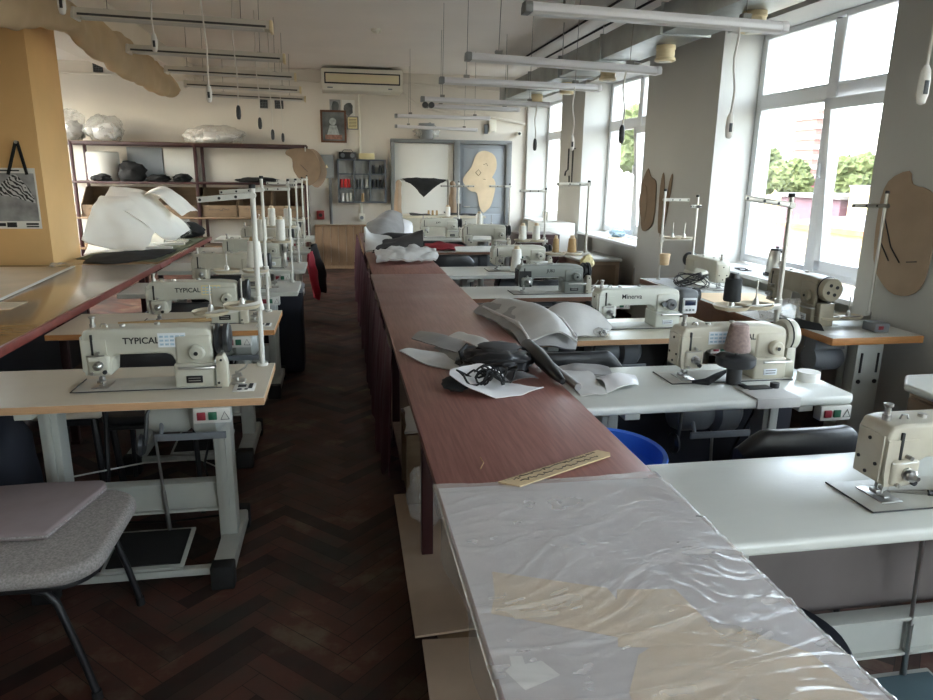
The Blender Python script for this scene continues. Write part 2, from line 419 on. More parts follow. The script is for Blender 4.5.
for a, b_ in NICHES+[(YB, YB)]:
    if b_ > a or a == YB: g.box(XR, XO, ys, a, 0, ZC)
    if a == YB: break
    g.box(XR+.02, XO, a, b_, ZT, ZC); g.box(XR+.2, XO, a, b_, 0, ZS-.03)
    ys = b_
struct(g.build('wall_right', M['pier']), 'window wall with deep white reveals between grey piers')

def window(i, a, b_):
    root = bpy.data.objects.new('window_%d' % i, None); C.objects.link(root); root['kind'] = 'structure'
    root['label'] = 'white plastic window number %d from the camera end with tilted lower sash' % i
    X = 3.48; z0, z1 = ZS+.02, ZT-.03; tz = 2.165; my = a+(b_-a)*.5; f = .055
    g = G()
    g.box(X-.03, X+.05, a, b_, z1, ZT, .006); g.box(X-.03, X+.05, a, b_, z0, z0+f, .006)
    g.box(X-.036, X+.052, a, a+f, z0, z1, .006); g.box(X-.036, X+.052, b_-f, b_, z0, z1, .006)
    g.box(X-.033, X+.046, a+.02, b_-.02, tz-.045, tz+.045, .006)
    g.box(X-.04, X+.048, my-.055, my+.055, z0+.02, z1-.02, .006)
    g.build('frame', M['upvc'], root)
    def leaf(y0, y1, zz0, zz1, nm, tilt=0, ph=0):
        s = .075 if nm == 'sash' else .016
        Mx = Matrix.Translation((X, 0, zz0)) @ Matrix.Rotation(-tilt, 4, 'Y') @ Matrix.Translation((-X, 0, -zz0))
        g = G(); 
        g.box(X-.035, X+.03, y0, y1, zz0, zz0+s, .004, M=Mx); g.box(X-.035, X+.03, y0, y1, zz1-s, zz1, .004, M=Mx)
        g.box(X-.035, X+.03, y0, y0+s, zz0, zz1, .004, M=Mx); g.box(X-.035, X+.03, y1-s, y1, zz0, zz1, .004, M=Mx)
        fr_ = g.build(nm, M['upvc'], root)
        g = G(); g.box(X-.004, X+.004, y0+s, y1-s, zz0+s, zz1-s, M=Mx); g.build('pane', M['glass'], fr_)
        return fr_
    leaf(a+f, my-.045, tz+.045, z1, 'glazing_bead'); leaf(my+.045, b_-f, tz+.045, z1, 'glazing_bead')
    leaf(my+.045, b_-f, z0+f, tz-.045, 'glazing_bead')
    sa = leaf(a+f, my-.05, z0+f, tz-.05, 'sash', .075)
    g = G(); g.box(X-.075, X-.03, my+.0-.075, my-.04, 1.52, 1.6, .006); g.tube([(X-.07, my-.06, 1.57), (X-.1, my-.06, 1.58), (X-.1, my-.055, 1.68)], .011)
    g.build('handle', M['upvc'], root)
    g = G(); g.box(XR-.02, X+.02, a-.0, b_+.0, ZS-.03, ZS+.002, .008)
    o = g.build('trim_%d' % i, M['sill']); struct(o, 'white window sill board under window number %d' % i)
for i, (a, b_) in enumerate(NICHES): window(i+1, a, b_)

# back wall: door leaves in one grey frame
g = G(); 
g.box(.84, .90, 11.66, 11.8, 0, 2.05, .005); g.box(1.86, 1.96, 11.64, 11.8, 0, 2.05, .005); g.box(2.74, 2.83, 11.66, 11.8, 0, 2.05, .005)
g.box(.84, 2.83, 11.66, 11.8, 2.02, 2.08, .005)
struct(g.build('trim_6', M['frame_grey']), 'grey metal frame around the white panel and grey door')
d = bpy.data.objects.new('door_1', None); C.objects.link(d); d['kind'] = 'structure'; d['label'] = 'grey blue metal door on the back wall'
g = G(); g.box(1.97, 2.735, 11.72, 11.78, .02, 2.015, .004); g.box(2.02, 2.68, 11.71, 11.73, .12, .9, .01); g.box(2.02, 2.68, 11.71, 11.73, 1.0, 1.95, .01)
g.build('leaf', M['grey_door'], d)
g = G(); g.tube([(2.05, 11.72, 1.02), (2.05, 11.67, 1.02), (2.14, 11.67, 1.02)], .01); g.build('door_handle', M['steel'], d)
g = G(); g.box(.90, 1.86, 11.72, 11.78, .02, 2.015, .004); g.box(1.78, 1.85, 11.7, 11.73, .05, 2.0, .004)
struct(g.build('door_2', M['white_board']), 'white boarded panel beside the grey door')
# orange column, boxed beam above it
g = G(); g.box(-2.98, -2.3, 6.2, 6.83, 0, ZC-.2, .006); struct(g.build('column', M['ochre']), 'ochre board clad column behind the left cutting table')
g = G(); g.box(-3.0, -2.1, YF, YB, 2.84, ZC, .004); struct(g.build('beam', M['plaster']), 'long boxed ceiling beam over the column')
g = G(); g.box(XL, .84, 11.785, 11.8, 0, .1, .004); struct(g.build('baseboard_back', M['edge_brown']))

# plank dado under the organiser
p = thing('plank_panel', 'low vertical wooden plank panelling on back wall below thread organiser', 'panelling', (-.4, 11.72, 0))
g = G()
for k in range(9): g.box(.125*k+.002, .125*k+.123, 0, .035, .03, .69, .003)
g.build('boards', M['plank'], p)
g = G(); g.box(0, 1.14, -.015, .03, .69, .72, .004); g.build('rail', M['plank'], p)
g = G(); g.box(0, 1.14, -.01, .035, 0, .05, .004); g.build('rail', M['plank'], p)

# ------------------------------------------------------------------ ceiling services
du = thing('ventilation_duct', 'galvanised rectangular ventilation duct running along ceiling above windows', 'duct', (2.53, 0, 2.58))
g = G(); yy = -2.3
while yy < 10.6:
    g.box(-.17, .2, yy, min(yy+1.24, 10.6), 0, .2, .004); yy += 1.25
g.build('sheet_body', M['duct'], du)
for k in range(11):
    y = -2.3+k*1.25
    g = G(); g.box(-.185, .215, y-.012, y+.012, -.012, .212, .002); g.build('flange', M['duct'], du)
for y in (1.8, 3.15, 4.4, 5.65, 6.9, 8.16, 9.45):
    g = G(); g.lathe([(.075, 0), (.078, -.03), (.072, -.035), (.072, -.09), (.082, -.095), (.084, -.115), (.07, -.122), (.0, -.118)], (.08, y, 0), n=24)
    n_ = g.build('air_nozzle', M['cream'], du)
    g = G(); g.lathe([(.05, -.119), (.045, -.127), (0, -.127)], (.08, y, 0), n=20); g.build('nozzle_ring', M['cream_white'], n_)
for y in (0, 3.75, 7.5, 10.0):
    g = G(); g.cyl((-.2, y, -.015), (-.2, y, .5), .005); g.cyl((.23, y, -.015), (.23, y, .5), .005); g.box(-.22, .25, y-.015, y+.015, -.022, -.012); g.build('hanger', M['steel'], du)
for k, (x, lab) in enumerate(((2.51, 'inner black cable clipped along the ceiling beside the duct'), (2.79, 'outer black cable clipped along the ceiling next to the duct edge'))):
    g = G(); g.cyl((x, .5, ZC-.012), (x-.02, 10.2+k*.2, ZC-.012), .011, n=6); tag(g.build('ceiling_cable', M['rubber']), lab, 'cable', 'ceiling cables')

ORD = ['nearest', 'second nearest', 'third', 'fourth', 'fifth', 'sixth', 'seventh']
def batten(x0, x1, y, z, kind, label, group, tilt=0):
    L_ = x1-x0
    t = thing('hanging_batten_light', label, 'ceiling light', (x0, y, z), 0, group); t.rotation_euler = (0, tilt, 0)
    if kind == 'grey':
        g = G(); g.prism([(-.042, 0), (.042, 0), (.042, .02), (.028, .04), (-.028, .04), (-.042, .02)], 0, L_, 'yz', .003); g.build('housing', M['grey_light'], t)
        g = G(); g.prism([(-.034, 0), (.034, 0), (.026, -.008), (-.026, -.008)], .03, L_-.03, 'yz'); g.build('diffuser', M['tube'], t)
        for x in (-.004, L_-.03):
            g = G(); g.prism([(-.044, -.006), (.044, -.006), (.044, .022), (.03, .042), (-.03, .042), (-.044, .022)], x, x+.034, 'yz', .003); g.build('end_cap', M['frame_grey'] if x < 0 else M['grey_light'], t)
    else:
        g = G(); g.prism([(-.07, 0), (-.062, 0), (-.03, .05), (.03, .05), (.062, 0), (.07, 0), (.036, .06), (-.036, .06)], 0, L_, 'yz'); g.build('reflector', M['reflector'], t)
        for yy in (-.03, .03):
            g = G(); g.cyl((.05, yy, .006), (L_-.05, yy, .006), .013, n=10); g.build('tube', M['tube'], t)
        g = G(); g.box(.03, L_-.03, -.066, -.058, .008, .022); g.build('slot', M['slot'], t)
        for x in (0, L_):
            g = G(); g.prism([(-.072, -.012), (.072, -.012), (.07, .02), (.04, .062), (-.04, .062), (-.07, .02)], x-.008, x+.012, 'yz', .004); g.build('end_cap', M['cream'] if x else M['reflector'], t)
    for x in (L_*.16, L_*.84):
        g = G(); g.cyl((x, 0, .036), (x, 0, ZC-z), .0024, n=5); g.box(x-.02, x+.02, -.02, .02, .036, .064); g.build('suspension_wire', M['wire'], t)
    return t
M['grey_light'] = mat('light_housing', srgb(222, 220, 222), .45, var=.03)
M['reflector'] = mat('light_reflector', srgb(206, 200, 188), .4, var=.05)
M['tube'] = mat('unlit_tube', srgb(206, 204, 200), .35, var=.02)
RL = [(.82, 2.07, 3.23, 2.26, .02), (.784, 2.034, 4.48, 2.24, .03), (.766, 2.016, 5.49, 2.22, .012), (.79, 2.04, 6.93, 2.22, .013), (.98, 2.06, 8.2, 2.27, .01), (.743, 1.99, 9.5, 2.25, 0), (.86, 2.11, 11.0, 2.21, .02)]
for i, (x0, x1, y, z, tl) in enumerate(RL):
    batten(x0, x1, y, z, 'grey', 'grey batten light hung on wires over the window side tables, %s from the camera' % ORD[i], 'window side batten lights', tl)
LL = [(-1.676, -.426, 5.395, 2.53), (-1.678, -.428, 6.624, 2.5), (-1.657, -.407, 7.86, 2.5), (-1.648, -.398, 8.7, 2.46), (-1.66, -.41, 10.2, 2.5)]
for i, (x0, x1, y, z) in enumerate(LL):
    batten(x0, x1, y, z, 'trough', 'twin tube trough light over the left sewing tables, %s from the camera' % ORD[i], 'left side trough lights', .02)

def pull_cord(x, y, z, top, label, white=True):
    t = thing('hanging_cord', label, 'cord', (x, y, z), 0, 'hanging cords with plugs')
    g = G(); n = 8; ph = x*7
    g.tube([(.012*math.sin(ph+k*.9)*(1-k/n)*(k/n)*4, 0, .06+(top-z-.06)*k/n) for k in range(n+1)], .0055, 6); g.build('cord', M['cord_white'], t)
    g = G(); g.lathe([(.008, .065), (.016, .05), (.02, .02), (.02, -.02), (.014, -.045), (.004, -.05)], n=12, M=Matrix.Diagonal((1, .6, 1, 1)))
    g.build('plug', M['cord_white'] if white else M['dark_plastic'], t)
    g = G(); g.box(-.008, .008, -.0135, -.0115, -.02, .02, .001); g.build('switch', M['dark_plastic'], t)
for x, y, z, w, lab in ((-1.363, 4.2, 2.38, 1, 'white plug on a cord hanging at the far left above the ochre column'),
                        (-1.154, 5.2, 2.36, 1, 'white plug on a short cord crossing the nearest trough light'),
                        (-.845, 5.25, 2.06, 1, 'white plug on a long cord hanging lowest among the left white ones'),
                        (-.81, 6.45, 2.03, 0, 'black plug hanging just behind the long white plug cord'),
                        (-.765, 7.7, 2.02, 0, 'slim dark plug hanging beside the two wall vents'),
                        (-.716, 8.55, 1.95, 0, 'small dark plug hanging in front of right wall vent'),
                        (-.708, 10.0, 1.98, 0, 'tiny dark plug of the farthest left hanging cord')):
    pull_cord(x, y, z, ZC, lab, w)
for x, y, z, top, w, lab in ((1.83, 3.2, 1.8, 2.25, 1, 'grey plug hanging from nearest grey light before window reveal'),
                             (1.8, 4.45, 1.82, 2.24, 0, 'dark plug hanging before the middle window'),
                             (1.80, 5.45, 1.8, 2.22, 1, 'pale plug hanging before the far narrow pier'),
                             (1.9, 6.89, 1.84, 2.22, 0, 'dark plug hanging before the farthest window'),
                             (1.775, 2.0, 1.85, ZC, 1, 'white plug hanging at the right edge by the near pier')):
    pull_cord(x, y, z, top, lab, w)

# beige cloth slung under the beam
g = G(); secs = []
for y, zt, zb in ((4.4, 2.85, 2.4), (5.2, 2.86, 2.43), (5.85, 2.86, 2.53), (6.3, 2.86, 2.58), (6.8, 2.86, 2.52), (7.6, 2.86, 2.46), (8.4, 2.86, 2.43), (9.2, 2.82, 2.42), (9.75, 2.76, 2.44), (10.05, 2.6, 2.5)):
    h = zt-zb
    secs.append([(-2.055, y, zt-.03), (-1.99, y, zt-h*.35), (-1.97, y, zt-h*.7), (-2.0, y, zb+.01), (-2.06, y, zb), (-2.09, y, zb+.07), (-2.07, y, zb+.12)])
g.loft(secs, 26, 110, .035, 3.2, 3, .006, vamp=(1, .6, .8)); tag(g.build('hanging_cloth', M['beige_cloth'], smooth=60), 'long beige canvas cloth slung under the ceiling beam at left', 'cloth')

# air conditioner, detector, pipes
a = thing('air_conditioner', 'long white ceiling mounted air conditioner above the framed picture', 'air conditioner', (-.2, 11.2, 2.73))
g = G(); g.prism([(0, .06), (.03, 0), (.5, 0), (.55, .1), (.55, .31), (.0, .31)], 0, 1.2, 'yz', .02, 3); g.build('body', M['cream_white'], a)
g = G(); g.box(.04, 1.16, -.012, .02, .09, .25, .006); g.build('outlet_frame', M['dark_plastic'], a)
g = G(); g.box(.06, 1.14, -.02, .01, .11, .23, .004); g.build('louver', M['louver'], a)
g = G(); g.box(.08, .16, -.006, .02, .03, .045, .002); g.box(.98, 1.04, -.006, .02, .03, .045, .002); g.build('badge', M['grey_plastic'], a)
g = G(); g.cyl((.45, .3, .3), (.45, .3, .35), .01); g.cyl((.9, .3, .3), (.9, .3, .35), .01); g.build('hanger_rod', M['steel'], a)
t = thing('smoke_detector', 'round white smoke detector on the ceiling before the air conditioner', 'detector', (.455, 8.33, ZC))
g = G(); g.lathe([(.055, 0), (.055, -.025), (.0, -.025)], n=20); g.build('base', M['cream_white'], t)
g = G(); g.lathe([(.035, -.025), (.03, -.05), (0, -.055)], n=16); g.build('sensor', M['cream_white'], t)
def pipe(name, pts, r, m_, lab, cat='pipe', grp=None):
    g = G(); g.tube(pts, r, 8); return tag(g.build(name, M[m_]), lab, cat, grp)
pipe('wall_pipe', [(-4.7, 11.76, 2.9), (-2, 11.76, 2.9), (-.25, 11.76, 2.9)], .016, 'plaster', 'thin pale pipe along the back wall left of air conditioner')
pipe('wall_pipe', [(1.0, 11.74, 2.8), (1.25, 11.74, 2.62), (1.6, 11.74, 2.52), (2.4, 11.74, 2.46), (3.06, 11.74, 2.36)], .022, 'plaster', 'pale drain hose sloping right from the air conditioner')
pipe('wall_pipe', [(1.05, 11.76, 2.93), (2.0, 11.76, 2.88), (3.08, 11.76, 2.84)], .014, 'plaster', 'thin pale pipe running right under the ceiling corner')
pipe('wall_conduit', [(.36, 11.77, .89), (.36, 11.77, 1.065)], .016, 'cream_white', 'short white conduit between the socket and the wall organiser', 'conduit')
pipe('wall_conduit', [(.36, 11.77, 1.76), (.36, 11.77, 2.75)], .016, 'cream_white', 'vertical white conduit from wall organiser up to the air conditioner', 'conduit')
for k, x in enumerate((.825, .885)):
    g = G(); g.cyl((x, 6.9, 2.185), (x, 6.94, 2.185), .028, n=14); g.cyl((x, 6.92, 2.2), (x, 6.92, 2.235), .006)
    tag(g.build('hanging_round_plug', M['dark_plastic']), ('left' if k == 0 else 'right')+' one of two black discs under the fourth grey batten light', 'plug', 'black discs under a light')
t = thing('junction_box', 'white junction box on the back wall above the grey door', 'junction box', (2.45, 11.72, 2.22))
g = G(); g.box(0, .12, 0, .08, 0, .2, .01); g.build('box', M['cream_white'], t); g = G(); g.box(-.07, -.01, .03, .08, -.03, .12, .006); g.build('switch', M['grey_plastic'], t)
t = thing('mounted_security_camera', 'small white security camera in the back right corner', 'camera', (2.95, 11.68, 2.2))
g = G(); g.box(-.04, .04, .0, .12, -.035, .035, .012); g.build('body', M['cream_white'], t); g = G(); g.cyl((0, .0, 0), (0, -.015, 0), .022); g.build('lens', M['rubber'], t)
for x, z, lab in ((-3.5, 2.93, 'square dark vent grille on back wall beside the beam'), (-1.17, 2.49, 'left of two square dark vent grilles behind hanging plugs'), (-.935, 2.49, 'right of two square dark vent grilles behind hanging plugs')):
    t = thing('vent_grille', lab, 'vent', (x, 11.78, z), 0, 'wall vents'); g = G(); g.box(0, .13, 0, .02, 0, .145); g.build('opening', M['rubber'], t)
    g = G()
    for k in range(6):
        g.cyl((.01, -.004, .012+.024*k), (.12, -.004, .012+.024*k), .003, n=5); g.cyl((.01+.022*k, -.004, .005), (.01+.022*k, -.004, .14), .003, n=5)
    g.build('grid', M['frame_grey'], t)

# ------------------------------------------------------------------ outside
g = G(); g.box(4.2, 260, -70, 320, -3.9, -3.6); g.box(-80, -5.6, -70, 90, -3.9, -3.6); g.box(-5.6, 4.2, -70, -2.8, -3.9, -3.6); g.build('ground_outside', mat('asphalt', srgb(104, 102, 96), .9))['kind'] = 'structure'
t = thing('garage', 'low pale outbuilding with sloping grey roof seen through the nearest window', 'building', (14, 4, -3.6))
g = G(); g.box(.3, 4, 0, 16.6, 0, 3.6); g.build('wall', mat('pale_yellow_render', srgb(176, 160, 124), .8, var=.08), t)
g = G(); g.prism([(0, 3.68), (0, 3.76), (4.4, 4.06), (4.4, 3.9)], -.3, 17, 'xz'); g.build('roof', mat('grey_roofing', srgb(92, 92, 95), .9), t)
g = G(); g.box(-.03, .0, -.3, 17, 3.62, 3.77); g.build('rusty_fascia', mat('rusty_fascia', srgb(120, 84, 56), .8, var=.3, scale=3), t)
for k in range(4):
    g = G(); g.box(.24, .31, .4+k*4.1, 3.2+k*4.1+.2, .1, 3.3); g.build('gate', mat('tiled_gate', srgb(112, 106, 92), .7) if k == 0 else bpy.data.materials['tiled_gate'], t)
t = thing('storage_shed', 'purple walled shed with pale roof behind the outbuilding', 'building', (26, 33.6, -3.6))
g = G(); g.box(0, 5, 0, 5.2, 0, 4.05); g.build('wall', mat('purple_cladding', srgb(84, 62, 72), .8), t); g = G(); g.box(-.3, 5.3, -.3, 5.5, 4.05, 4.25); g.build('roof', bpy.data.materials['grey_roofing'], t)
t = thing('long_shed', 'long pale wall with flat coping behind the outbuilding', 'building', (26, 8, -3.6))
g = G(); g.box(0, 5, 0, 25, 0, 4.7); g.build('wall', mat('cream_render', srgb(196, 180, 140), .8, var=.06), t); g = G(); g.box(-.1, 5.1, 0, 25, 4.7, 4.8); g.build('coping', bpy.data.materials['grey_roofing'], t)
t = thing('house', 'crimson roofed house among trees in the distance', 'building', (54, 78, -3.6))
g = G(); g.box(0, 6, 0, 7, 0, 4); g.build('wall', bpy.data.materials['pale_yellow_render'], t); g = G(); g.prism([(-.5, 4), (6.5, 4), (3, 5.4)], -.5, 7.5, 'xz'); g.build('roof', mat('crimson_roofing', srgb(110, 48, 64), .7), t)
t = thing('apartment_block', 'tall pink and white apartment block far beyond the nearest window', 'building', (150, 210, -3.6))
g = G(); g.box(0, 9, 0, 11, 0, 26); g.build('wall', mat('pink_panel', srgb(104, 74, 70), .8), t)
for k in range(8):
    g = G(); g.box(-.4, 9.4, -.4, 11.4, 1.4+3.1*k, 2.7+3.1*k); g.build('balcony_band', bpy.data.materials.get('white_panel') or mat('white_panel', srgb(150, 148, 146), .8), t)
leaf = mat('leaves', srgb(60, 70, 38), .9, var=.35, scale=1.5); bark = mat('bark', srgb(90, 74, 58), .9)
def tree(x, y, h, r, lab, s):
    t = thing('tree', lab, 'tree', (x, y, -3.6), 0, 'trees outside')
    g = G(); rn = random.Random(s)
    for k in range(22):
        a_ = rn.uniform(0, 6.28); q = rn.uniform(0, .75)*r
        g.blob((q*math.cos(a_), q*math.sin(a_), h-r*.9+rn.uniform(-.7, .7)*r), (r*.46, r*.46, r*.4), .6, 4.2, s+k, 3)
    g.build('crown', leaf, t, smooth=0)
    g = G(); g.tube([(0, 0, 0), (.1, 0, h*.3), (0, .1, h*.7)], [.28, .22, .12]); g.build('trunk', bark, t)
TREES = [(46, 72, 7.9, 2.4, 'leafy tree left of apartment block'), (44, 64, 6.6, 1.9, 'rounded tree below apartment block'), (47, 59.5, 6.9, 2.0, 'loose tree between the block and the tilted sash'), (43, 54, 7.0, 2.0, 'bushy tree right of the tilted sash'), (45, 49.5, 7.2, 2.1, 'bushy tree above the middle of long pale wall'), (43, 44.5, 7.2, 2.1, 'bushy tree at the right end of tree line'),
         (26, 60, 10.4, 2.6, 'tall tree through the upper light of middle window'), (22, 78, 10, 2.6, 'tall tree through the farthest window')]
for i, (x, y, h, r, lab) in enumerate(TREES): tree(x, y, h, r, lab, i*5+1)
# ================================================================== SEWING STATIONS
def sewing_table(label, x0, x1, y0, y1, top, edge, group, legs=None, z=.76, th=.03, panel=None, bev=.0, motor=None, pedal=None, box=None, boxside=True, foot=(-.04, .5), lab_top=None, mot='stand', mm='rubber'):
    t = thing('sewing_table', label, 'sewing table', (x0, y0, 0), 0, group)
    w, d = x1-x0, y1-y0
    g = G()
    if bev: g.prism([(0, 0), (w-.03, 0), (w, .03), (w, d-.03), (w-.03, d), (0, d)], z-th, z, 'xy', bev, 3)
    else: g.box(0, w, 0, d, z-th, z, .0015, 1)
    for f in g.bm.faces:
        if abs(f.normal.z) < .5: f.material_index = 1
    g.build('tabletop', [M[top], M[edge]], t)
    for lx in (legs or (.37, w-.2)):
        g = G(); g.box(lx-.035, lx+.035, d*.5-.02, d*.5+.07, .07, z-th-.03, .006); g.box(lx-.012, lx+.012, d*.5-.03, d*.5-.02, .15, z-.1, .002)
        lg = g.build('leg', M['stand'], t)
        g = G(); g.box(lx-.03, lx+.03, .03, d-.03, z-th-.03, z-th, .003); g.build('bracket', M['stand'], lg)
        g = G(); g.box(lx-.03, lx+.05, foot[0]+.05, foot[1]-.05, .035, .095, .008); ft = g.build('foot', M['stand'], t)
        for fa in (foot[0]-.005, foot[1]-.06):
            g = G(); g.box(lx-.034, lx+.054, fa, fa+.065, .0, .1, .008); g.build('end_cap', M['rubber'], ft)
    la, lb = (legs or (.37, w-.2))
    g = G(); g.box(la+.03, lb-.03, d*.5+.02, d*.5+.045, .2, .32, .004); g.box(la+.03, lb-.03, d*.5+.0, d*.5+.06, .315, .325, .002); g.box(la+.03, lb-.03, d*.5+.0, d*.5+.06, .195, .205, .002); g.build('stretcher', M['stand'], t)
    g = G(); g.box(la+.03, lb-.03, .0, .035, .045, .075, .004); 
    g.build('front_bar', M['stand'], t)
    px = pedal if pedal is not None else (la+lb)/2
    Mx = Matrix.Translation((0, 0, .085)) @ Matrix.Rotation(.1, 4, 'X')
    g = G(); g.box(px-.15, px+.15, -.01, .26, 0, .012, .004, M=Mx); pd = g.build('pedal', M['stand'], t)
    g = G(); g.box(px-.135, px+.135, .01, .24, .012, .018, .002, M=Mx); g.build('pedal_mat', M[mm], pd)
    mx = motor if motor is not None else px+.1
    g = G(); g.cyl((px+.05, .24, .12), (px+.02, .24, z-.05), .006); g.cyl((px+.05, .24, .12), (px+.04, .24, .3), .009); g.build('pedal_rod', M['chrome'], t)
    g = G(); g.lathe([(.0, -.16), (.06, -.16), (.075, -.13), (.075, -.02), (.06, .0), (.085, .02), (.085, .1), (.05, .13), (0, .13)], (mx, d*.45, z-.12), 'x', 20)
    g.box(mx-.12, mx+.1, d*.45-.05, d*.45+.05, z-.07, z-th, .006); mo = g.build('motor', M[mot], t)
    g = G(); g.box(mx-.12, mx+.14, d*.45-.1, d*.45-.09, z-.2, z-.172, .003); g.cyl((mx-.1, d*.45-.09, z-.18), (mx-.1, d*.45-.04, z-.09), .008); g.build('clutch_lever', M['grey_plastic'], mo)
    g = G(); g.lathe([(0, -.012), (.035, -.012), (.045, 0), (.035, .012), (0, .012)], (mx-.18, d*.3, z-.22), 'x', 16, Matrix.Translation((0, 0, 0))); g.tube([(mx-.165, d*.3, z-.22), (mx-.15, d*.32, z-.1), (mx-.12, d*.4, z-.04)], .008); g.build('knee_lifter', M['dark_plastic'], t)
    bx = (w-.36) if box is None else box
    g = G(); g.box(bx, bx+.132, .0, .045, z-th-.062, z-th-.002, .004); cb = g.build('control_box', M['white_paint'], t)
    g = G(); g.box(bx+.014, bx+.044, -.006, .002, z-th-.048, z-th-.018, .002); g.build('red_button', M['red_button'], cb)
    g = G(); g.box(bx+.054, bx+.084, -.006, .002, z-th-.048, z-th-.018, .002); g.build('green_button', M['green_button'], cb)
    g = G(); g.tube([(bx+.097, -.001, z-th-.048), (bx+.127, -.001, z-th-.048), (bx+.112, -.001, z-th-.018)], .0018, 5, closed=True); g.build('warning_mark', M['ink'], cb)
    if panel:
        g = G(); g.box(panel[1], panel[2], d*.5+.1, d*.5+.115, panel[3], z-th-.01, .003); g.build('back_panel', M[panel[0]], t)
    g = G(); g.tube([(lb-.03, d*.6, z-.15), (lb-.1, d*.7, z-.4), (lb-.06, d*.8, .1), (lb-.3, d*1.1, .01), (lb-.7, d*1.2, .008)], .005, 6); g.build('cable', M['rubber'], t)
    return t

def machine(label, x, y, rz=0, body='machine', wheel='dark_plastic', text=None, head=None, style='flat', zs=1, group=None, sticker=None, z=.76, tsize=.03, textx=.17, textcol='ink'):
    t = thing('sewing_machine', label, 'sewing machine', (x, y, z), rz, group)
    H = .243*zs; u = H-.104*zs
    g = G()
    # arm + pillar silhouette
    g.prism([(-.035, .055*zs), (-.045, .1*zs), (-.048, H-.035), (-.036, H-.006), (.0, H), (.33, H), (.405, H-.008), (.42, H-.025), (.42, .02), (.28, .02), (.28, u-.03), (.27, u-.008), (.25, u), (.075, u), (.058, u-.012), (.05, .055*zs)], -.052, .056, 'xz', .017, 4)
    g.box(.277, .423, -.072, .07, 0, .1*zs, .01, 3); g.box(.283, .42, -.058, .06, .09*zs, H-.03, .012, 3)
    g.build('arm', M[body], t)
    g = G(); g.box(-.09, .45, -.088, .09, -.004, .003, .003); bd = g.build('bed_plate', M['bed'], t)
    g = G(); g.tube([(-.09, -.09, .0035), (.28, -.09, .0035), (.45, -.09, .0035)], .0022, 5); g.tube([(-.09, -.09, .0035), (-.09, .09, .0035)], .0022, 5); g.build('bed_seam', M['ink'], bd)
    g = G(); g.box(-.03, .03, -.05, .05, .003, .006, .001); g.build('slide_plate', M['chrome'], bd)
    # needle end
    g = G(); g.prism([(-.04, .06*zs), (-.046, .1*zs), (-.046, H-.04), (.04, H-.04), (.045, .06*zs)], -.056, -.05, 'xz'); g.box(-.053, -.047, -.045, .045, .07*zs, H-.03, .003); fp = g.build('face_plate', M[head or body], t)
    g = G()
    for (yy, zz) in ((.0, H-.05), (-.03, .12*zs), (.03, .12*zs), (0, .085*zs)): g.cyl((-.053, yy, zz), (-.056, yy, zz), .005, n=8)
    g.build('screw', M['ink'], fp)
    g = G(); g.cyl((0, -.01, .02), (0, -.01, .075*zs), .005); g.cyl((0, -.01, .004), (0, -.01, .03), .0018, n=6); g.box(-.009, .009, -.02, -.002, .024, .04, .002); g.build('needle_bar', M['chrome'], t)
    g = G(); g.cyl((0, .012, .016), (0, .012, .075*zs), .005); g.box(-.008, .008, -.03, .016, .006, .011, .002); g.box(-.02, -.004, -.012, .014, .012, .022, .002); g.build('presser_foot', M['chrome'], t)
    g = G(); g.box(-.03, .05, -.066, -.045, .062*zs, .142*zs, .012, 3); tp = g.build('tension_plate', M[body], t)
    g = G(); g.lathe([(0, 0), (.017, 0), (.017, -.006), (.009, -.008), (.009, -.012), (.016, -.014), (.016, -.02), (.008, -.026), (.006, -.036), (0, -.036)], (.012, -.066, .102*zs), 'y', 18)
    tn = g.build('tension_dial', M['chrome'], t)
    g = G(); g.tube([(-.03, -.06, H-.1), (.0, -.064, H-.1), (.035, -.064, H-.097)], .003, 5); g.build('thread_guide', M['steel'], t)
    for gx, gz, gr in ((.012, .15, .006), (.032, .075, .008), (-.014, .07, .006)):
        g = G(); g.cyl((gx, -.052, gz*zs), (gx, -.074, gz*zs), gr, n=8); g.build('thread_guide', M['dark_plastic' if gx > .02 else 'steel'], t)
    g = G(); g.box(-.012, -.004, -.058, -.05, H-.1, H-.02, .001); g.build('take_up_slot', M['ink'], t)
    g = G(); g.cyl((-.015, 0, H-.004), (-.015, 0, H+.012), .011); g.cyl((-.015, 0, H+.01), (-.015, 0, H+.032), .0075); g.lathe([(.0075, 0), (.012, .004), (.012, .01), (0, .012)], (-.015, 0, H+.03), n=12); g.build('thread_post', M['steel'], t)
    g = G(); g.tube([(.015, -.01, H), (.02, -.01, H+.012), (.035, -.01, H+.012), (.04, -.01, H)], .003, 5); g.build('guide_loop', M['steel'], t)
    for ox, oy in ((.09, 0), (.21, .02)):
        g = G(); g.cyl((ox, oy, H-.003), (ox, oy, H+.008), .011); g.build('oil_cap', M['steel'], t)
    # pillar controls
    g = G(); g.lathe([(0, 0), (.03, 0), (.03, -.018), (.024, -.024), (.011, -.024), (.011, -.03), (0, -.03)], (.365, -.062, .145*zs), 'y', 20); dl = g.build('stitch_dial', M[body if style != 'white' else 'grey_plastic'], t)
    g = G(); g.cyl((.365, -.09, .145*zs), (.365, -.094, .145*zs), .008, n=10); g.build('dial_hub', M['ink'], dl)
    g = G(); g.tube([(.3, -.098, .088*zs), (.41, -.098, .088*zs), (.425, -.09, .088*zs), (.43, -.06, .086*zs)], .006, 8); g.build('reverse_lever', M['steel'], t)
    g = G(); g.box(.32, .38, -.076, -.071, .02, .05*zs, .002); pl = g.build('name_plate', M['ink'] if style == 'flat' else M['sticker'], t)
    g = G()
    for q in range(2): g.box(.328, .372, -.0772, -.076, .028+.01*q, .031+.01*q)
    g.build('plate_print', M['steel'] if style == 'flat' else M['ink'], pl)
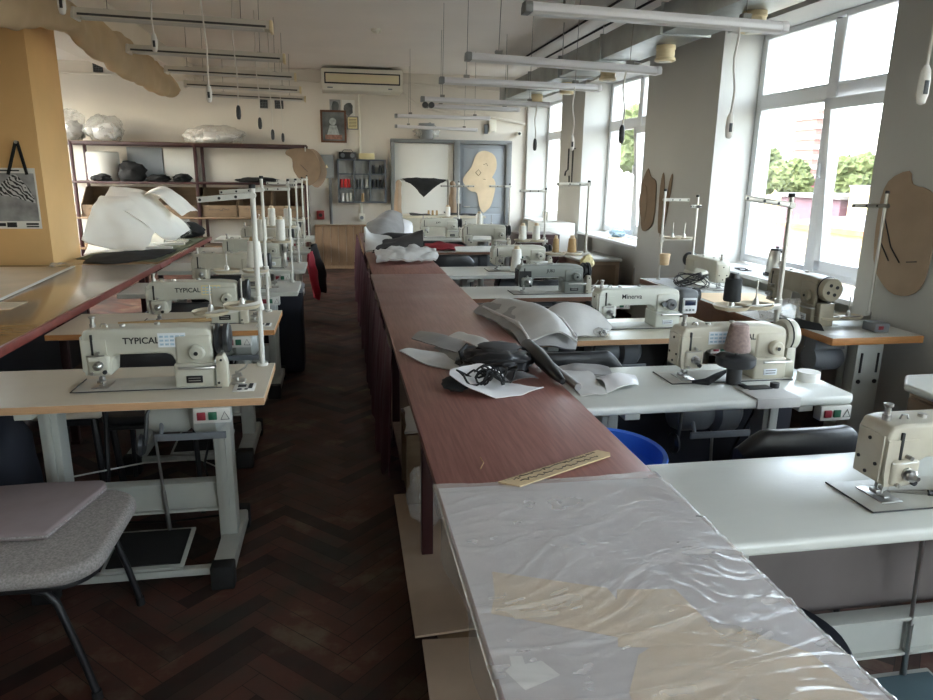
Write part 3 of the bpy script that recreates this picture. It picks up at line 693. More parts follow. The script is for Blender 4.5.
    if style == 'white':       # servo head with a little display
        g = G(); g.box(.42, .53, -.07, .07, .07, H-.012, .025, 4); mo = g.build('servo_motor', M['grey_plastic'], t)
        g = G(); g.box(.43, .51, -.084, -.066, .08, .165, .004); pn = g.build('control_panel', M['sticker'], t)
        g = G(); g.box(.438, .502, -.087, -.083, .125, .155, .002); g.build('display', M['screen'], pn)
        g = G()
        for q in range(3): g.cyl((.45+.02*q, -.083, .1), (.45+.02*q, -.088, .1), .006, n=8)
        g.build('panel_button', M['grey_plastic'], pn)
        g = G(); g.cyl((.53, 0, .17), (.555, 0, .17), .04, n=20); g.build('hand_wheel', M['dark_plastic'], t)
        g = G(); g.cyl((.318, -.07, .135), (.318, -.09, .135), .014); g.build('small_dial', M['grey_plastic'], t)
    elif style == 'round':     # pale drum wheel in a round housing
        g = G(); g.lathe([(0, 0), (.06, 0), (.068, .01), (.068, .045), (.062, .055), (.03, .055), (0, .05)], (.425, 0, .185*zs), 'x', 28); hw = g.build('hand_wheel', M[wheel], t)
        g = G()
        for q in range(4): g.cyl((.478, .03*math.cos(q*1.57+.5), .185*zs+.03*math.sin(q*1.57+.5)), (.4825, .03*math.cos(q*1.57+.5), .185*zs+.03*math.sin(q*1.57+.5)), .01, n=10)
        g.tube([(.443, -.069*math.cos(a_), .185*zs+.069*math.sin(a_)) for a_ in [k*PI/10-.6 for k in range(12)]], .0035, 5); g.build('wheel_slot', M['ink'], hw)
        g = G(); g.prism([(.425, 0), (.475, 0), (.47, .13), (.43, .13)], -.055, .035, 'xz', .006); g.build('belt_cover', M[wheel], t)
    else:
        g = G(); g.lathe([(0, 0), (.05, 0), (.058, .006), (.058, .016), (.048, .02), (.048, .032), (.058, .036), (.058, .052), (.05, .058), (.02, .058), (0, .052)], (.423, 0, .185*zs), 'x', 28); g.build('hand_wheel', M[wheel], t)
        g = G(); g.prism([(.43, 0), (.475, .0), (.472, .1), (.46, .128), (.435, .125)], -.085, -.03, 'xz', .004); bc = g.build('belt_cover', M['machine_cream'], t)
        g = G(); g.cyl((.453, -.084, .11), (.453, -.089, .11), .005, n=8); g.cyl((.44, -.084, .02), (.44, -.089, .02), .005, n=8); g.build('screw', M['ink'], bc)
        g = G(); g.box(.48, .53, -.06, .0, 0, .012, .003); g.cyl((.5, -.03, .01), (.5, -.03, .05), .007); g.tube([(.5, -.03, .045), (.53, -.02, .06), (.545, -.02, .085)], .004, 6); g.cyl((.485, -.045, .03), (.52, -.045, .04), .009, n=8); g.build('bobbin_winder', M['steel'], t)
    if text:
        g = G(); g.mesh(text_mesh(text, tsize, off=.008 if text == 'Minerva' else .02), Matrix.Translation((textx, -.0528, H-.05*zs)) @ Matrix.Rotation(PI/2, 4, 'X')); g.build('lettering', M[textcol], t)
    if sticker:
        sx, cols = sticker
        g = G(); g.box(sx, sx+.1, -.0535, -.052, H-.078*zs, H-.02); sk = g.build('sticker', M['sticker' if cols != 'yellow' else 'yellow'], t)
        g = G()
        for q in range(5):
            for p_ in range(3): g.box(sx+.006+.019*q, sx+.02+.019*q, -.0542, -.0534, H-.07*zs+.015*p_, H-.062*zs+.015*p_)
        g.build('sticker_print', M['ink_blue'], sk)
    return t

def thread_stand(label, x, y, ztop, arms, tray=None, z=.76, col='white_paint', group='thread stands', knob=True, discs=True, r=.009):
    """arms: (dx, z, rise); tray: (z, dx0, dx1, pins, rise)"""
    t = thing('thread_stand', label, 'thread stand', (x, y, z), 0, group)
    g = G(); g.cyl((0, 0, 0), (0, 0, ztop-z), r, n=12); g.cyl((0, 0, 0), (0, 0, .012), r*2.2); g.build('pole', M[col], t)
    if knob: g = G(); g.cyl((0, 0, ztop-z-.004), (0, 0, ztop-z+.012), r*1.25); g.build('cap', M['rubber'], t)
    for dx, za, rise in arms:
        s = 1 if dx > 0 else -1
        Mx = Matrix.Translation((0, -.012, za-z)) @ Matrix.Rotation(-rise*s, 4, 'Y')
        g = G(); g.box(min(0, dx), max(0, dx), -.004, .004, -.011, .011, .003, M=Mx); g.cyl((0, -.006, 0), (0, .022, 0), .014, M=Mx); g.box(min(0, dx), max(0, dx), -.01, .004, .009, .012, M=Mx); ar = g.build('guide_arm', M[col], t)
        g = G()
        for f in (.3, .6, .95): g.cyl((dx*f, -.006, 0), (dx*f, -.002, 0), .006, n=8, M=Mx)
        g.build('guide_eye', M['ink'], ar)
    if tray:
        zt, d0, d1, pins, rise = tray
        s = -1
        Mx = Matrix.Translation((0, 0, zt-z)) @ Matrix.Rotation(rise, 4, 'Y')
        g = G(); g.box(d0, d1, -.018, -.01, -.012, .012, .002, M=Mx); g.box(d0, d1, -.018, .012, -.014, -.011, M=Mx); g.cyl((0, 0, -.03), (0, 0, .03), .016, M=Mx); g.build('spool_bracket', M[col], t)
        for px in pins:
            q = Mx @ V((px, .0, 0))
            g = G(); g.lathe([(.0, .0), (.066, .004), (.075, .014), (.078, .012), (.068, -.002), (0, -.006)], (q.x, q.y, q.z), n=24); g.build('spool_disc', M['disc'], t)
            g = G(); g.cyl((q.x, q.y, q.z), (q.x, q.y, q.z+.12), .0035, n=8); g.lathe([(.016, 0), (.012, .02), (.007, .034), (0, .034)], (q.x, q.y, q.z+.004), n=12); g.build('spool_pin', M['steel'], t)
    return t
M['disc'] = mat('spool_disc_plastic', srgb(196, 184, 160), .5, var=.06)

def cone(label, x, y, z, m_='thread_white', h=.12, r0=.032, r1=.02, tip=None, rx=0, group='thread cones'):
    t = thing('thread_cone', label, 'thread cone', (x, y, z), 0, group); t.rotation_euler = (rx, rx, 0)
    g = G(); g.lathe([(0, 0), (r0*.9, 0), (r0, .006), (r1*1.05, h-.004), (r1*.9, h), (0, h)], n=20); g.build('thread', M[m_], t)
    g = G(); g.lathe([(0, h-.002), (r1*.75, h-.002), (r1*.55, h+.022), (0, h+.022)], n=14); g.build('core', M[tip or 'cardboard_pale'], t)
    return t

# ---- left row of tables (x right ends about -0.30)
M['slate'] = mat('slate_mat', srgb(70, 92, 98), .6, var=.1)
M['panel_grey'] = mat('grey_brown_panel', srgb(104, 96, 92), .7, var=.1)
GL, GR = 'sewing tables in the left row', 'sewing tables in the window side row'
LROW = [(-1.47, -.295, 2.56, 3.05, 'lam_beige', 'edge_beech', 'beige sewing table with beech edge nearest the camera in the left row'),
        (-1.47, -.355, 3.72, 4.26, 'lam_beige', 'edge_orange', 'sewing table with bright orange wood edge, second in the left row'),
        (-1.47, -.30, 4.92, 5.42, 'lam_grey', 'edge_pale', 'pale grey sewing table third from camera in left row, navy bin beside'),
        (-1.47, -.30, 6.02, 6.56, 'lam_grey', 'edge_pale', 'pale grey sewing table fourth from camera in left row'),
        (-1.47, -.31, 7.35, 7.88, 'lam_grey', 'edge_pale', 'grey sewing table fifth in left row, coats hung at its end'),
        (-1.47, -.32, 8.75, 9.28, 'lam_grey', 'edge_pale', 'grey sewing table sixth in left row near the brown rack')]
for i, (x0, x1, y0, y1, tp, ed, lab) in enumerate(LROW):
    sewing_table(lab, x0, x1, y0, y1, tp, ed, GL, pedal=.69, motor=.87, box=x1-x0-.255, legs=(.34, x1-x0-.2))
GM = 'sewing machines in the left row'
machine('cream industrial sewing machine with sticker on the nearest left table', -.915, 2.79, body='machine', zs=.96, text='TYPICAL', sticker=(.225, 'white'), group=GM, tsize=.034, textx=.165)
machine('cream industrial sewing machine on the orange edged left table', -.98, 3.98, body='machine', zs=.94, text='TYPICAL', sticker=(.235, 'yellow'), group=GM, tsize=.034, textx=.165)
machine('older cream sewing machine on the third left table', -.97, 5.16, body='machine_cream', group=GM)
machine('cream sewing machine with silver end on the fourth left table', -.93, 6.26, body='machine', group=GM, style='round', wheel='steel')
machine('small cream sewing machine on the fifth left table', -.95, 7.6, body='machine_cream', group=GM)
machine('farthest cream sewing machine of the left row', -.95, 9.0, body='machine', group=GM)
thread_stand('white thread stand with long guide arm on nearest left table', -.345, 3.02, 1.507, [(-.215, 1.475, -.09)], (1.03, -.22, 0, (-.2, -.07), -.2), r=.011)
thread_stand('white thread stand with black cap on the orange edged table', -.43, 4.22, 1.53, [(-.23, 1.465, -.07)], (1.0, -.28, .0, (-.22, -.06), 0))
thread_stand('white thread stand on the third left table', -.36, 5.36, 1.5, [(-.24, 1.44, 0), (.05, 1.47, 0)], (1.06, -.26, 0, (-.2, -.07), 0), r=.008)
thread_stand('white thread stand on the fourth left table', -.37, 6.5, 1.49, [(-.25, 1.46, 0)], (1.08, -.28, 0, (-.22, -.08), 0), r=.008)
thread_stand('white thread stand on the fifth left table', -.38, 7.8, 1.49, [(-.26, 1.46, 0)], (1.05, -.26, 0, (-.2, -.07), 0), r=.008)
thread_stand('white thread stand on the sixth left table', -.385, 9.15, 1.5, [(-.25, 1.46, 0)], None, r=.008)
cone('white cone with tan top leaning on the second left thread stand', -.49, 4.2, 1.03, h=.15, r0=.046, r1=.034, tip='thread_tan')
for x, y, z, lab in ((-.56, 5.36, 1.075, 'left white thread cone on the third left stand'), (-.43, 5.36, 1.075, 'right white thread cone on the third left stand'),
                     (-.59, 6.5, 1.095, 'left white thread cone on the fourth left stand'), (-.45, 6.5, 1.095, 'right white thread cone on the fourth left stand')):
    cone(lab, x, y, z, h=.15, r0=.034, r1=.03)
g = G(); g.box(-.42, -.34, 2.64, 2.74, .7605, .764, .002); t = tag(g.build('accessory_card', M['paper']), 'white card of machine accessories on nearest left table corner', 'card')
g = G(); g.box(-.405, -.375, 2.69, 2.72, .764, .7655); g.cyl((-.395, 2.66, .764), (-.395, 2.66, .766), .009); g.cyl((-.37, 2.66, .764), (-.37, 2.66, .766), .007); g.box(-.365, -.35, 2.67, 2.73, .764, .766); o = g.build('foot_print', M['ink'], t)
g = G(); g.box(-.46, -.38, 3.8, 3.88, .7605, .764, .002); t = tag(g.build('accessory_card', M['paper']), 'white accessory card on the orange edged table', 'card')
g = G(); g.box(-.45, -.42, 3.84, 3.87, .764, .7655); g.cyl((-.44, 3.815, .764), (-.44, 3.815, .766), .009); g.box(-.41, -.39, 3.81, 3.87, .764, .766); g.build('foot_print', M['ink'], t)
g = G(); g.tube([(-1.16, 3.86, .778), (-.72, 3.92, .782), (-.62, 3.93, .778)], .012, 8); tag(g.build('wooden_stick', M['thread_tan']), 'pale wooden stick lying by needle on the orange edged table', 'stick')

# ---- window side row
RROW = [(.85, 2.25, 1.31, 1.78, 'lam_white', 'lam_white', .012, ('panel_grey', .2, 1.3, .3), 'white sewing table nearest the camera in window side row'),
        (.85, 1.965, 2.28, 2.8, 'lam_white', 'lam_white', .012, ('navy', .02, 1.1, .04), 'white round cornered sewing table second in window side row'),
        (.85, 2.06, 3.29, 3.8, 'lam_cream', 'edge_beech', 0, ('dark_plastic', .05, 1.1, .2), 'cream sewing table with beech edge, third in window side row'),
        (.85, 2.0, 4.53, 5.03, 'lam_grey', 'edge_brown', 0, None, 'sewing table with brown wood edge under the dark headed machine'),
        (.85, 2.0, 5.6, 6.14, 'lam_white', 'lam_grey', 0, None, 'white sewing table fifth in window side row, teal tub below'),
        (.85, 2.0, 7.3, 7.82, 'lam_grey', 'edge_brown', 0, None, 'wood edged sewing table sixth in window side row with red cloth'),
        (.85, 2.0, 8.7, 9.2, 'lam_grey', 'edge_pale', 0, None, 'farthest sewing table of window side row')]
for i, (x0, x1, y0, y1, tp, ed, bv, pn, lab) in enumerate(RROW):
    sewing_table(lab, x0, x1, y0, y1, tp, ed, GR, bev=bv, panel=pn, th=.036 if bv else .03, legs=(.05 if i == 0 else .2, x1-x0-.2), pedal=(.74, .625, .66, .55, .62, .55, .55)[i], motor=(.95 if i == 0 else .62), box=x1-x0-.155, mot='grey_plastic', mm='slate' if i == 0 else 'rubber')
GN = 'sewing machines in the window side row'
machine('cream sewing machine cut by the right picture edge', 1.39, 1.49, body='machine_cream', zs=.9, group=GN)
machine('worn cream sewing machine with mauve thread cone on white rounded table', 1.39, 2.6, body='machine_cream', zs=.93, style='round', wheel='machine', text='TYPICAL', group=GN, textx=.215, sticker=(.07, 'blue'), tsize=.034)
machine('modern white sewing machine with display on the cream table', 1.415, 3.6, body='machine_white', zs=.9, style='white', text='Minerva', group=GN, tsize=.036, textx=.14)
machine('grey sewing machine with black head and black wheel', 1.26, 4.74, body='machine_grey', zs=.82, head='black', wheel='black', text='JUKI', group=GN, tsize=.03, textx=.18)
machine('tall cream sewing machine with white cone behind the dark headed one', 1.325, 5.9, body='machine', zs=.88, group=GN)
machine('cream sewing machine on the red cloth table', 1.36, 7.56, body='machine', zs=1.1, group=GN)
machine('farthest cream sewing machine of the window side row', 1.06, 8.96, body='machine', zs=1.0, text='JUKI', group=GN)
# machines on the wall benches
GW = 'sewing machines on the wall benches'
machine('tan sewing machine with big wheel on orange edged wall bench', 2.7, 3.93, -PI/2, body='machine_tan', wheel='machine_tan', style='round', zs=1.12, group=GW)
machine('pale sewing machine seen end on against the near window sill', 2.76, 4.76, PI/2, body='machine', zs=.9, group=GW)

# thread stands of the window side
thread_stand('dark thread stand with two tan cones beside grey machine', 1.79, 4.98, 1.52, [(-.25, 1.505, 0)], (1.0, -.28, .03, (-.23, -.105), 0), col='steel')
thread_stand('thin thread stand with two white cones on fifth window side table', 1.8, 6.1, 1.44, [(-.25, 1.425, 0)], (.99, -.25, .03, (-.2, -.075), 0), col='steel', r=.008)
thread_stand('thin thread stand on the red cloth table', 1.87, 7.75, 1.45, [(-.24, 1.43, 0)], (1.0, -.4, 0, (-.34, -.2), 0), col='steel', r=.008)
thread_stand('thin thread stand on farthest window side table', 1.52, 9.1, 1.45, [(-.24, 1.4, 0), (.2, 1.4, 0)], (1.0, -.2, 0, (-.14,), 0), col='steel', r=.007)
thread_stand('white thread stand with black cone behind worn cream machine', 1.885, 2.74, 1.5, [(-.225, 1.462, .13)], (1.03, -.245, 0, (-.225, -.11), -.03), col='steel', r=.011)  # backlit white stand, its shade put into the colour by steel
thread_stand('white thread stand on wall bench before cut cardboard shapes', 2.515, 5.25, 1.46, [(.2, 1.39, 0)], (1.09, 0, .25, (.09, .19), 0), col='white_paint', r=.009)
thread_stand('grey thread stand with small top bar on wall bench', 2.74, 5.15, 1.42, [(-.06, 1.345, 0), (.03, 1.345, 0)], None, col='steel', r=.011)
thread_stand('grey thread stand in front of big cardboard pattern on near pier', 2.99, 3.5, 1.5, [(-.22, 1.43, 0)], (.8, -.3, 0, (-.27, -.13), 0), col='steel', r=.009)
cone('slim tan cone on the dark thread stand', 1.56, 4.98, 1.016, 'thread_tan', .1, .026, .018)
cone('fat tan cone on the dark thread stand', 1.685, 4.98, 1.016, 'thread_tan', .1, .034, .026)
cone('left white cone on the fifth window side stand', 1.6, 6.1, 1.006, h=.12, r0=.036, r1=.028)
cone('right white cone on the fifth window side stand', 1.725, 6.1, 1.006, h=.12, r0=.036, r1=.028)
cone('black thread cone on the white stand near window', 1.66, 2.74, 1.055, 'thread_black', .1, .037, .033, tip='black')
cone('white cone standing beside tall cream machine', 1.47, 5.78, .765, h=.19, r0=.052, r1=.035)
cone('pale cone on the red cloth table stand', 1.53, 7.75, 1.015, h=.12, r0=.034, r1=.03)
cone('pale cone on farthest window side stand', 1.38, 9.1, 1.02, h=.12, r0=.034, r1=.03)
t = thing('thread_cone', 'big mauve cone held upside down on machine with dark disc', 'thread cone', (1.555, 2.49, .9), 0, 'thread cones')
g = G(); g.lathe([(0, 0), (.05, 0), (.052, .006), (.036, .105), (.03, .11), (0, .11)], n=22); g.build('thread', M['thread_mauve'], t)
g = G(); g.lathe([(0, -.062), (.07, -.062), (.078, -.05), (.078, -.026), (.07, -.02), (.006, -.018), (.006, 0), (0, 0)], n=26); g.lathe([(.03, -.137), (.03, -.06), (0, -.06)], n=12); g.build('spool_base', M['dark_plastic'], t)
t = thing('thread_roll', 'torn pale paper roll on the white wall bench stand', 'roll', (2.55, 5.24, .88)); g = G(); g.lathe([(.012, 0), (.036, 0), (.044, .09), (.012, .09)], n=18); g.build('paper', M['paper_beige'], t); g = G(); g.lathe([(0, .09), (.012, .09), (.012, 0), (0, 0)], n=12); g.build('core', M['cardboard_dark'], t)
g = G(); g.blob((1.8, 4.96, .945), (.05, .04, .055), .35, 3, 3); tag(g.build('foam_wad', M['yellow'], smooth=50), 'yellowish foam wad hanging below the tan cones', 'foam')

# ---- wall benches
def bench(label, x0, x1, y0, y1, edge, top):
    t = thing('wall_bench', label, 'work table', (x0, y0, 0), 0, 'wall benches')
    w, d = x1-x0, y1-y0
    g = G(); g.box(0, w, 0, d, .72, .76, .002)
    for f in g.bm.faces:
        if abs(f.normal.z) < .5: f.material_index = 1
    g.build('tabletop', [M[top], M[edge]], t)
    return t, w, d
b1, w, d = bench('orange edged wall bench carrying the tan machine', 2.53, 3.08, 3.18, 3.6, 'edge_orange', 'lam_grey')
g = G(); g.box(.2, .36, .05, .12, .0, .72, .006); g.box(.18, .38, -.02, d, 0, .05, .006); lg = g.build('leg', M['stand'], b1)
g = G(); g.box(.225, .235, .044, .052, .55, .66); g.box(.325, .335, .044, .052, .55, .66); g.cyl((.23, .044, .5), (.23, .05, .5), .012); g.cyl((.33, .044, .5), (.33, .05, .5), .012); g.build('slot', M['ink'], lg)
g = G(); g.lathe([(0, -.1), (.07, -.1), (.07, .06), (.05, .09), (0, .09)], (.12, .2, .6), 'x', 18); g.box(.02, .2, .15, .25, .66, .72); g.tube([(.05, .12, .56), (-.03, .1, .45)], .008); g.build('motor', M['grey_plastic'], b1)
b2, w, d = bench('long brown edged wall bench under the near window', 2.4, 3.08, 3.62, 5.35, 'edge_brown', 'lam_white')
for lx, ly in ((.05, .05), (.05, d-.1), (w-.1, .05), (w-.1, d-.1)):
    g = G(); g.box(lx, lx+.05, ly, ly+.05, 0, .72, .004); g.build('leg', M['stand'], b2)
g = G(); g.box(.03, .05, .1, d-.1, .42, .72, .003); g.build('apron', M['edge_brown'], b2)
# ================================================================== CUTTING TABLES
def leg_tube(root, x, y, z, m_='maroon_metal', s=.022):
    g = G(); g.box(x-s, x+s, y-s, y+s, 0, z, .003); g.box(x-s-.004, x+s+.004, y-s-.004, y+s+.004, 0, .02); return g.build('leg', M[m_], root)
def cutting(label, x0, x1, y0, y1, z, top, leg_y, shelf=None):
    t = thing('cutting_table', label, 'cutting table', (0, 0, 0), 0, 'cutting tables')
    g = G(); g.box(x0, x1, y0, y1, z-.025, z, .002); g.build('tabletop', M[top], t)
    for y in leg_y:
        leg_tube(t, x0+.075, y, z-.025); leg_tube(t, x1-.06, y, z-.025)
    for xr in (x0+.06, x1-.08):
        g = G(); g.box(xr, xr+.03, leg_y[0], leg_y[-1], z-.07, z-.025); g.build('rail', M['maroon_metal'], t)
    if shelf:
        g = G(); g.box(x0+.05, x1-.04, shelf[0], shelf[1], shelf[2], shelf[2]+.02, .002); g.build('shelf', M['plywood'], t)
    return t
cutting('long brown laminate cutting table down the middle, near half under milky film', .225, .815, .5, 5.45, .8, 'mahogany', (.85, 2.46, 4.0, 5.3), (1.0, 5.2, .1))
cutting('brown laminate cutting table joined on at the far end under the cloth pile', .24, .82, 5.46, 9.2, .8, 'mahogany', (5.6, 7.3, 9.05), (5.6, 9.0, .1))
t = thing('table_curtain', 'dark maroon curtain hung along the aisle side of the middle cutting table', 'curtain', (0, 0, 0))
g = G(); secs = []; n = 110
for k in range(n+1):
    y = 3.02+(9.18-3.02)*k/n; o = .012*math.sin(k*1.15)+.006*math.sin(k*2.9+1)
    zb = .1+.05*math.sin(k*.31)+(.1 if k < 3 else 0)
    secs.append([(.208+o*.3, y, .79), (.193+o, y, .55), (.186+o*1.4, y, .3), (.183+o*1.6, y, zb)])
g.loft(secs, 10, 330, .006, 6, 2, .004); g.build('cloth', M['curtain'], t, smooth=60)
# cardboard and bundles on the low shelf
for lab, pts, z, m_ in (('brown cardboard sheet on the low shelf behind the maroon table leg', [(.2, 1.95), (.62, 1.98), (.6, 3.0), (.21, 2.98)], .122, 'cardboard'), ('brown cardboard sheet on the low shelf below the filmed table end', [(.19, 1.02), (.65, 1.02), (.64, 1.9), (.22, 1.93)], .122, 'cardboard')):
    g = G(); g.prism(pts, z, z+.008, 'xy'); tag(g.build('cardboard_sheet', M[m_]), lab, 'cardboard')
t = thing('plastic_bundle', 'crumpled clear plastic bundle on low shelf at the curtain edge', 'plastic bag', (.35, 2.72, .132))
g = G(); g.blob((0, 0, .12), (.1, .12, .14), .3, 2, 5, floor=.0); g.build('plastic', M['bag'], t, smooth=60)
g = G(); g.box(.26, .5, 2.87, 3.15, .44, .46); g.box(.26, .5, 2.87, 2.89, .13, .44); g.box(.26, .5, 3.13, 3.15, .13, .44); tag(g.build('stool_box', M['plywood']), 'small open wooden box standing on the low shelf under the cutting table', 'box')
g = G(); g.loft([[(.25, 2.87, .47), (.38, 2.87, .49), (.5, 2.87, .47)], [(.25, 3.0, .54), (.38, 3.0, .56), (.5, 3.0, .53)], [(.26, 3.13, .48), (.38, 3.13, .5), (.5, 3.13, .47)]], 16, 16, .02, 9, 4, .012, floor=.462); tag(g.build('folded_cloth', M['light_cloth'], smooth=60), 'folded pale cloth on the wooden box beside the curtain', 'cloth')

# milky film over the near end
def film_z(x, y):
    p = V((x*1.1+.18*y, y*2.6+.25*math.sin(x*4), 0))
    w1 = noise.noise(V((x*2.1, y*2.3, 5))); w2 = noise.noise(V((x*5, y*4, 9)))
    def ridge(q, wd):
        v_ = abs(noise.noise(q)); return max(0, 1-v_/wd)**1.5
    h = .0045*ridge(V((x*1.3+w1*.3, y*6.5+w1*.9+x*.8, 0)), .12)
    h += .0028*ridge(V((x*2.6+w2*.3, y*15+w1*1.6-x*1.5+w2, 7)), .16)
    h += .0016*ridge(V((x*6+w2, y*30+w2*3-x*4, 3)), .25)
    h += .0005*(noise.noise(V((x*40, y*60, 1)))+.4)
    return max(0, h)*min(1, max(.05, (1.645-y)/.09))
t = thing('plastic_film', 'wrinkled milky plastic film laid over the near end of the middle table', 'plastic film', (0, 0, 0))
g = G(); b = bmesh.new(); nx, ny = 170, 300; rows = []
for j in range(ny+1):
    y = .49+1.14*j/ny; row = []
    for i in range(nx+1):
        s = -.07+.70*i/nx            # run along the sheet; s<0 hangs over the aisle side
        x = .218+s if s > 0 else .218+.012*math.sin(y*17)*(-s/.07)-.004
        yy = y+(.01*math.sin(x*9)+.006*noise.noise(V((x*14, 0, 3))) if j == ny else 0)
        if s > .602: zz = .8-(s-.602)*1.0; x = .822
        elif s < 0: zz = .803+s
        else: zz = .8034+film_z(x, yy)
        row.append(b.verts.new((x, yy, zz)))
    rows.append(row)
for j in range(ny):
    for i in range(nx): b.faces.new((rows[j][i], rows[j][i+1], rows[j+1][i+1], rows[j+1][i]))
bmesh.ops.recalc_face_normals(b, faces=b.faces[:]); g._take(b); g.build('sheet', M['film'], t, smooth=180)
PZ = 0
for lab, pts, m_ in (('kraft paper pattern under the film, long band nearest the aisle', [(.281, 1.225), (.49, 1.135), (.505, 1.0), (.455, .99), (.25, 1.09), (.27, 1.15)], 'paper_beige'),
                    ('kraft paper pattern under the film, square piece in the middle', [(.507, 1.127), (.62, 1.11), (.64, .93), (.444, .965)], 'paper_beige'),
                    ('kraft paper pattern under the film, rounded piece nearest camera', [(.47, .94), (.56, .99), (.68, .98), (.76, .9), (.78, .78), (.7, .66), (.5, .62), (.4, .72), (.42, .86)], 'paper_beige'),
                    ('white paper scrap with a tab under the film', [(.241, .937), (.262, .89), (.326, .914), (.306, .952), (.277, .948), (.277, .968), (.256, .972), (.254, .948)], 'paper'),
                    ('mauve grey lining cloth spread under the film', [(.227, .505), (.814, .505), (.814, 1.6), (.227, 1.62)], 'lining'),
                    ('kraft paper pattern under the film at the bottom picture edge', [(.26, .82), (.36, .8), (.38, .62), (.26, .56)], 'paper_beige')):
    zz = .8004 if m_ == 'lining' else .8010+.0003*PZ; PZ += 1
    if m_ == 'lining': M['lining'] = mat('lining', srgb(192, 184, 184), .8, var=.06, scale=5)
    g = G(); g.prism(pts, zz, zz+.00025, 'xy'); tag(g.build('paper_pattern' if m_ != 'lining' else 'lining_cloth', M[m_]), lab, 'pattern piece' if m_ != 'lining' else 'cloth')
# wooden ruler with handwriting
t = thing('wooden_ruler', 'pale wooden ruler covered in handwriting across the brown table', 'ruler', (.40, 1.608, .8046), math.atan2(.17, .335))
g = G(); g.prism([(-.01, .02), (.36, .02), (.375, -.015), (.36, -.03), (.02, -.032)], 0, .004, 'xy'); g.build('blade', M['ruler'], t)
g = G()
for k, pts in enumerate(scribble(.03, .34, .008, .012, 3, 1)+scribble(.04, .33, -.012, .012, 5, 1)):
    g.tube([(p, q, .0046) for p, q in pts], .0011, 4)
for k in range(30): g.box(.01+.011*k, .0105+.011*k, .012, .02, .004, .0044)
g.build('handwriting', M['ink'], t)
g = G(); g.tube([(.355, 1.72, .802), (.372, 1.76, .802), (.37, 1.80, .802)], .0012, 5); tag(g.build('thread_snip', M['thread_tan']), 'short pale thread snip lying behind the ruler', 'thread')

# ---- things on the middle table
def sheet(name, label, secs, m_, cat, amp=.01, freq=7, seed=0, thick=.004, nu=24, nv=24, floor=None, group=None):
    g = G(); g.loft(secs, nu, nv, amp, freq, seed, thick, floor=floor)
    return tag(g.build(name, M[m_], smooth=60), label, cat, group)
sheet('fabric_piece', 'long curved grey leatherette piece with its tip by the table edge', [[(0.24, 2.95, 0.824), (0.36, 2.75, 0.806), (0.52, 2.63, 0.805)], [(0.28, 2.96, 0.832), (0.4, 2.84, 0.818), (0.54, 2.71, 0.808)], [(0.33, 2.97, 0.82), (0.43, 2.91, 0.816), (0.55, 2.81, 0.808)]], 'light_cloth', 'fabric', .004, floor=.805)
sheet('fabric_piece', 'rear grey leatherette piece with a pointed left corner', [[(0.31, 3.13, 0.832), (0.42, 2.93, 0.84), (0.56, 2.75, 0.82)], [(0.36, 3.19, 0.856), (0.47, 3.03, 0.86), (0.6, 2.83, 0.832)], [(0.42, 3.13, 0.84), (0.52, 2.99, 0.848), (0.64, 2.85, 0.824)]], 'grey_cloth', 'fabric', .006, floor=.806, seed=3)
sheet('fabric_piece', 'folded pale grey leatherette piece beside the black bag', [[(0.48, 3.14, 0.838), (0.54, 2.92, 0.86), (0.61, 2.72, 0.843)], [(0.54, 3.18, 0.851), (0.6, 2.96, 0.868), (0.66, 2.78, 0.843)], [(0.58, 3.14, 0.826), (0.64, 2.92, 0.843), (0.68, 2.78, 0.817)]], 'light_cloth', 'fabric', .006, floor=.808, seed=5)
sheet('fabric_piece', 'dark grey leatherette piece running to the black bag', [[(.4, 3.02, .815), (.45, 2.8, .815), (.5, 2.62, .81)], [(.46, 3.02, .845), (.5, 2.84, .84), (.54, 2.66, .83)], [(.5, 3.0, .82), (.54, 2.84, .82), (.58, 2.68, .815)]], 'grey_cloth', 'fabric', .005, floor=.807, seed=8)
t = thing('black_bag', 'round shiny black bag lying on the brown table', 'bag', (.615, 2.72, .8))
g = G(); g.blob((0, 0, .026), (.15, .14, .055), .22, 3.2, 4, sub=4, floor=.002); g.build('body', M['black_vinyl'], t, smooth=60)
g = G(); g.tube([(.13*math.cos(a_)*1.08, .13*math.sin(a_)*1.1, .055+.01*math.sin(a_*3)) for a_ in [k*2*PI/24 for k in range(24)]], .006, 6, closed=True); g.tube([(-.14, -.03, .02), (-.15, .0, .07), (-.11, .06, .085)], .006); g.build('piping', M['black_cloth'], t)
g = G(); g.blob((.02, .03, .075), (.09, .08, .022), .25, 3, 9); g.build('flap', M['dark_cloth'], t, smooth=60)
t = thing('white_pattern_bundle', 'white fabric piece with tangled black straps on the brown table', 'fabric', (.53, 2.42, .8))
g = G(); g.loft([[(-.13, .1, .05), (-.02, .13, .06), (.06, .12, .03)], [(-.14, .03, .05), (-.03, .04, .02), (.08, .05, .012)], [(-.1, -.06, .03), (-.01, -.05, .01), (.1, .0, .012)], [(.0, -.12, .006), (.06, -.1, .006), (.19, -.05, .02)]], 24, 24, .008, 9, 2, .003, floor=.002); g.build('white_piece', M['white_cloth'], t, smooth=60)
g = G()
rn = random.Random(5)
for k in range(7):
    cx, cy, r_ = rn.uniform(-.06, .06), rn.uniform(-.03, .06), rn.uniform(.03, .06)
    g.tube([(cx+r_*math.cos(a_)*(1+.2*math.sin(3*a_)), cy+r_*.8*math.sin(a_), .03+.022*math.sin(a_*2+k)+.02) for a_ in [q*2*PI/16 for q in range(16)]], .0042, 5, closed=True)
g.build('strap', M['black_cloth'], t)
g = G(); g.blob((-.125, .03, .02), (.05, .075, .022), .2, 3, 2, floor=.002); g.build('black_pad', M['black_cloth'], t, smooth=60)
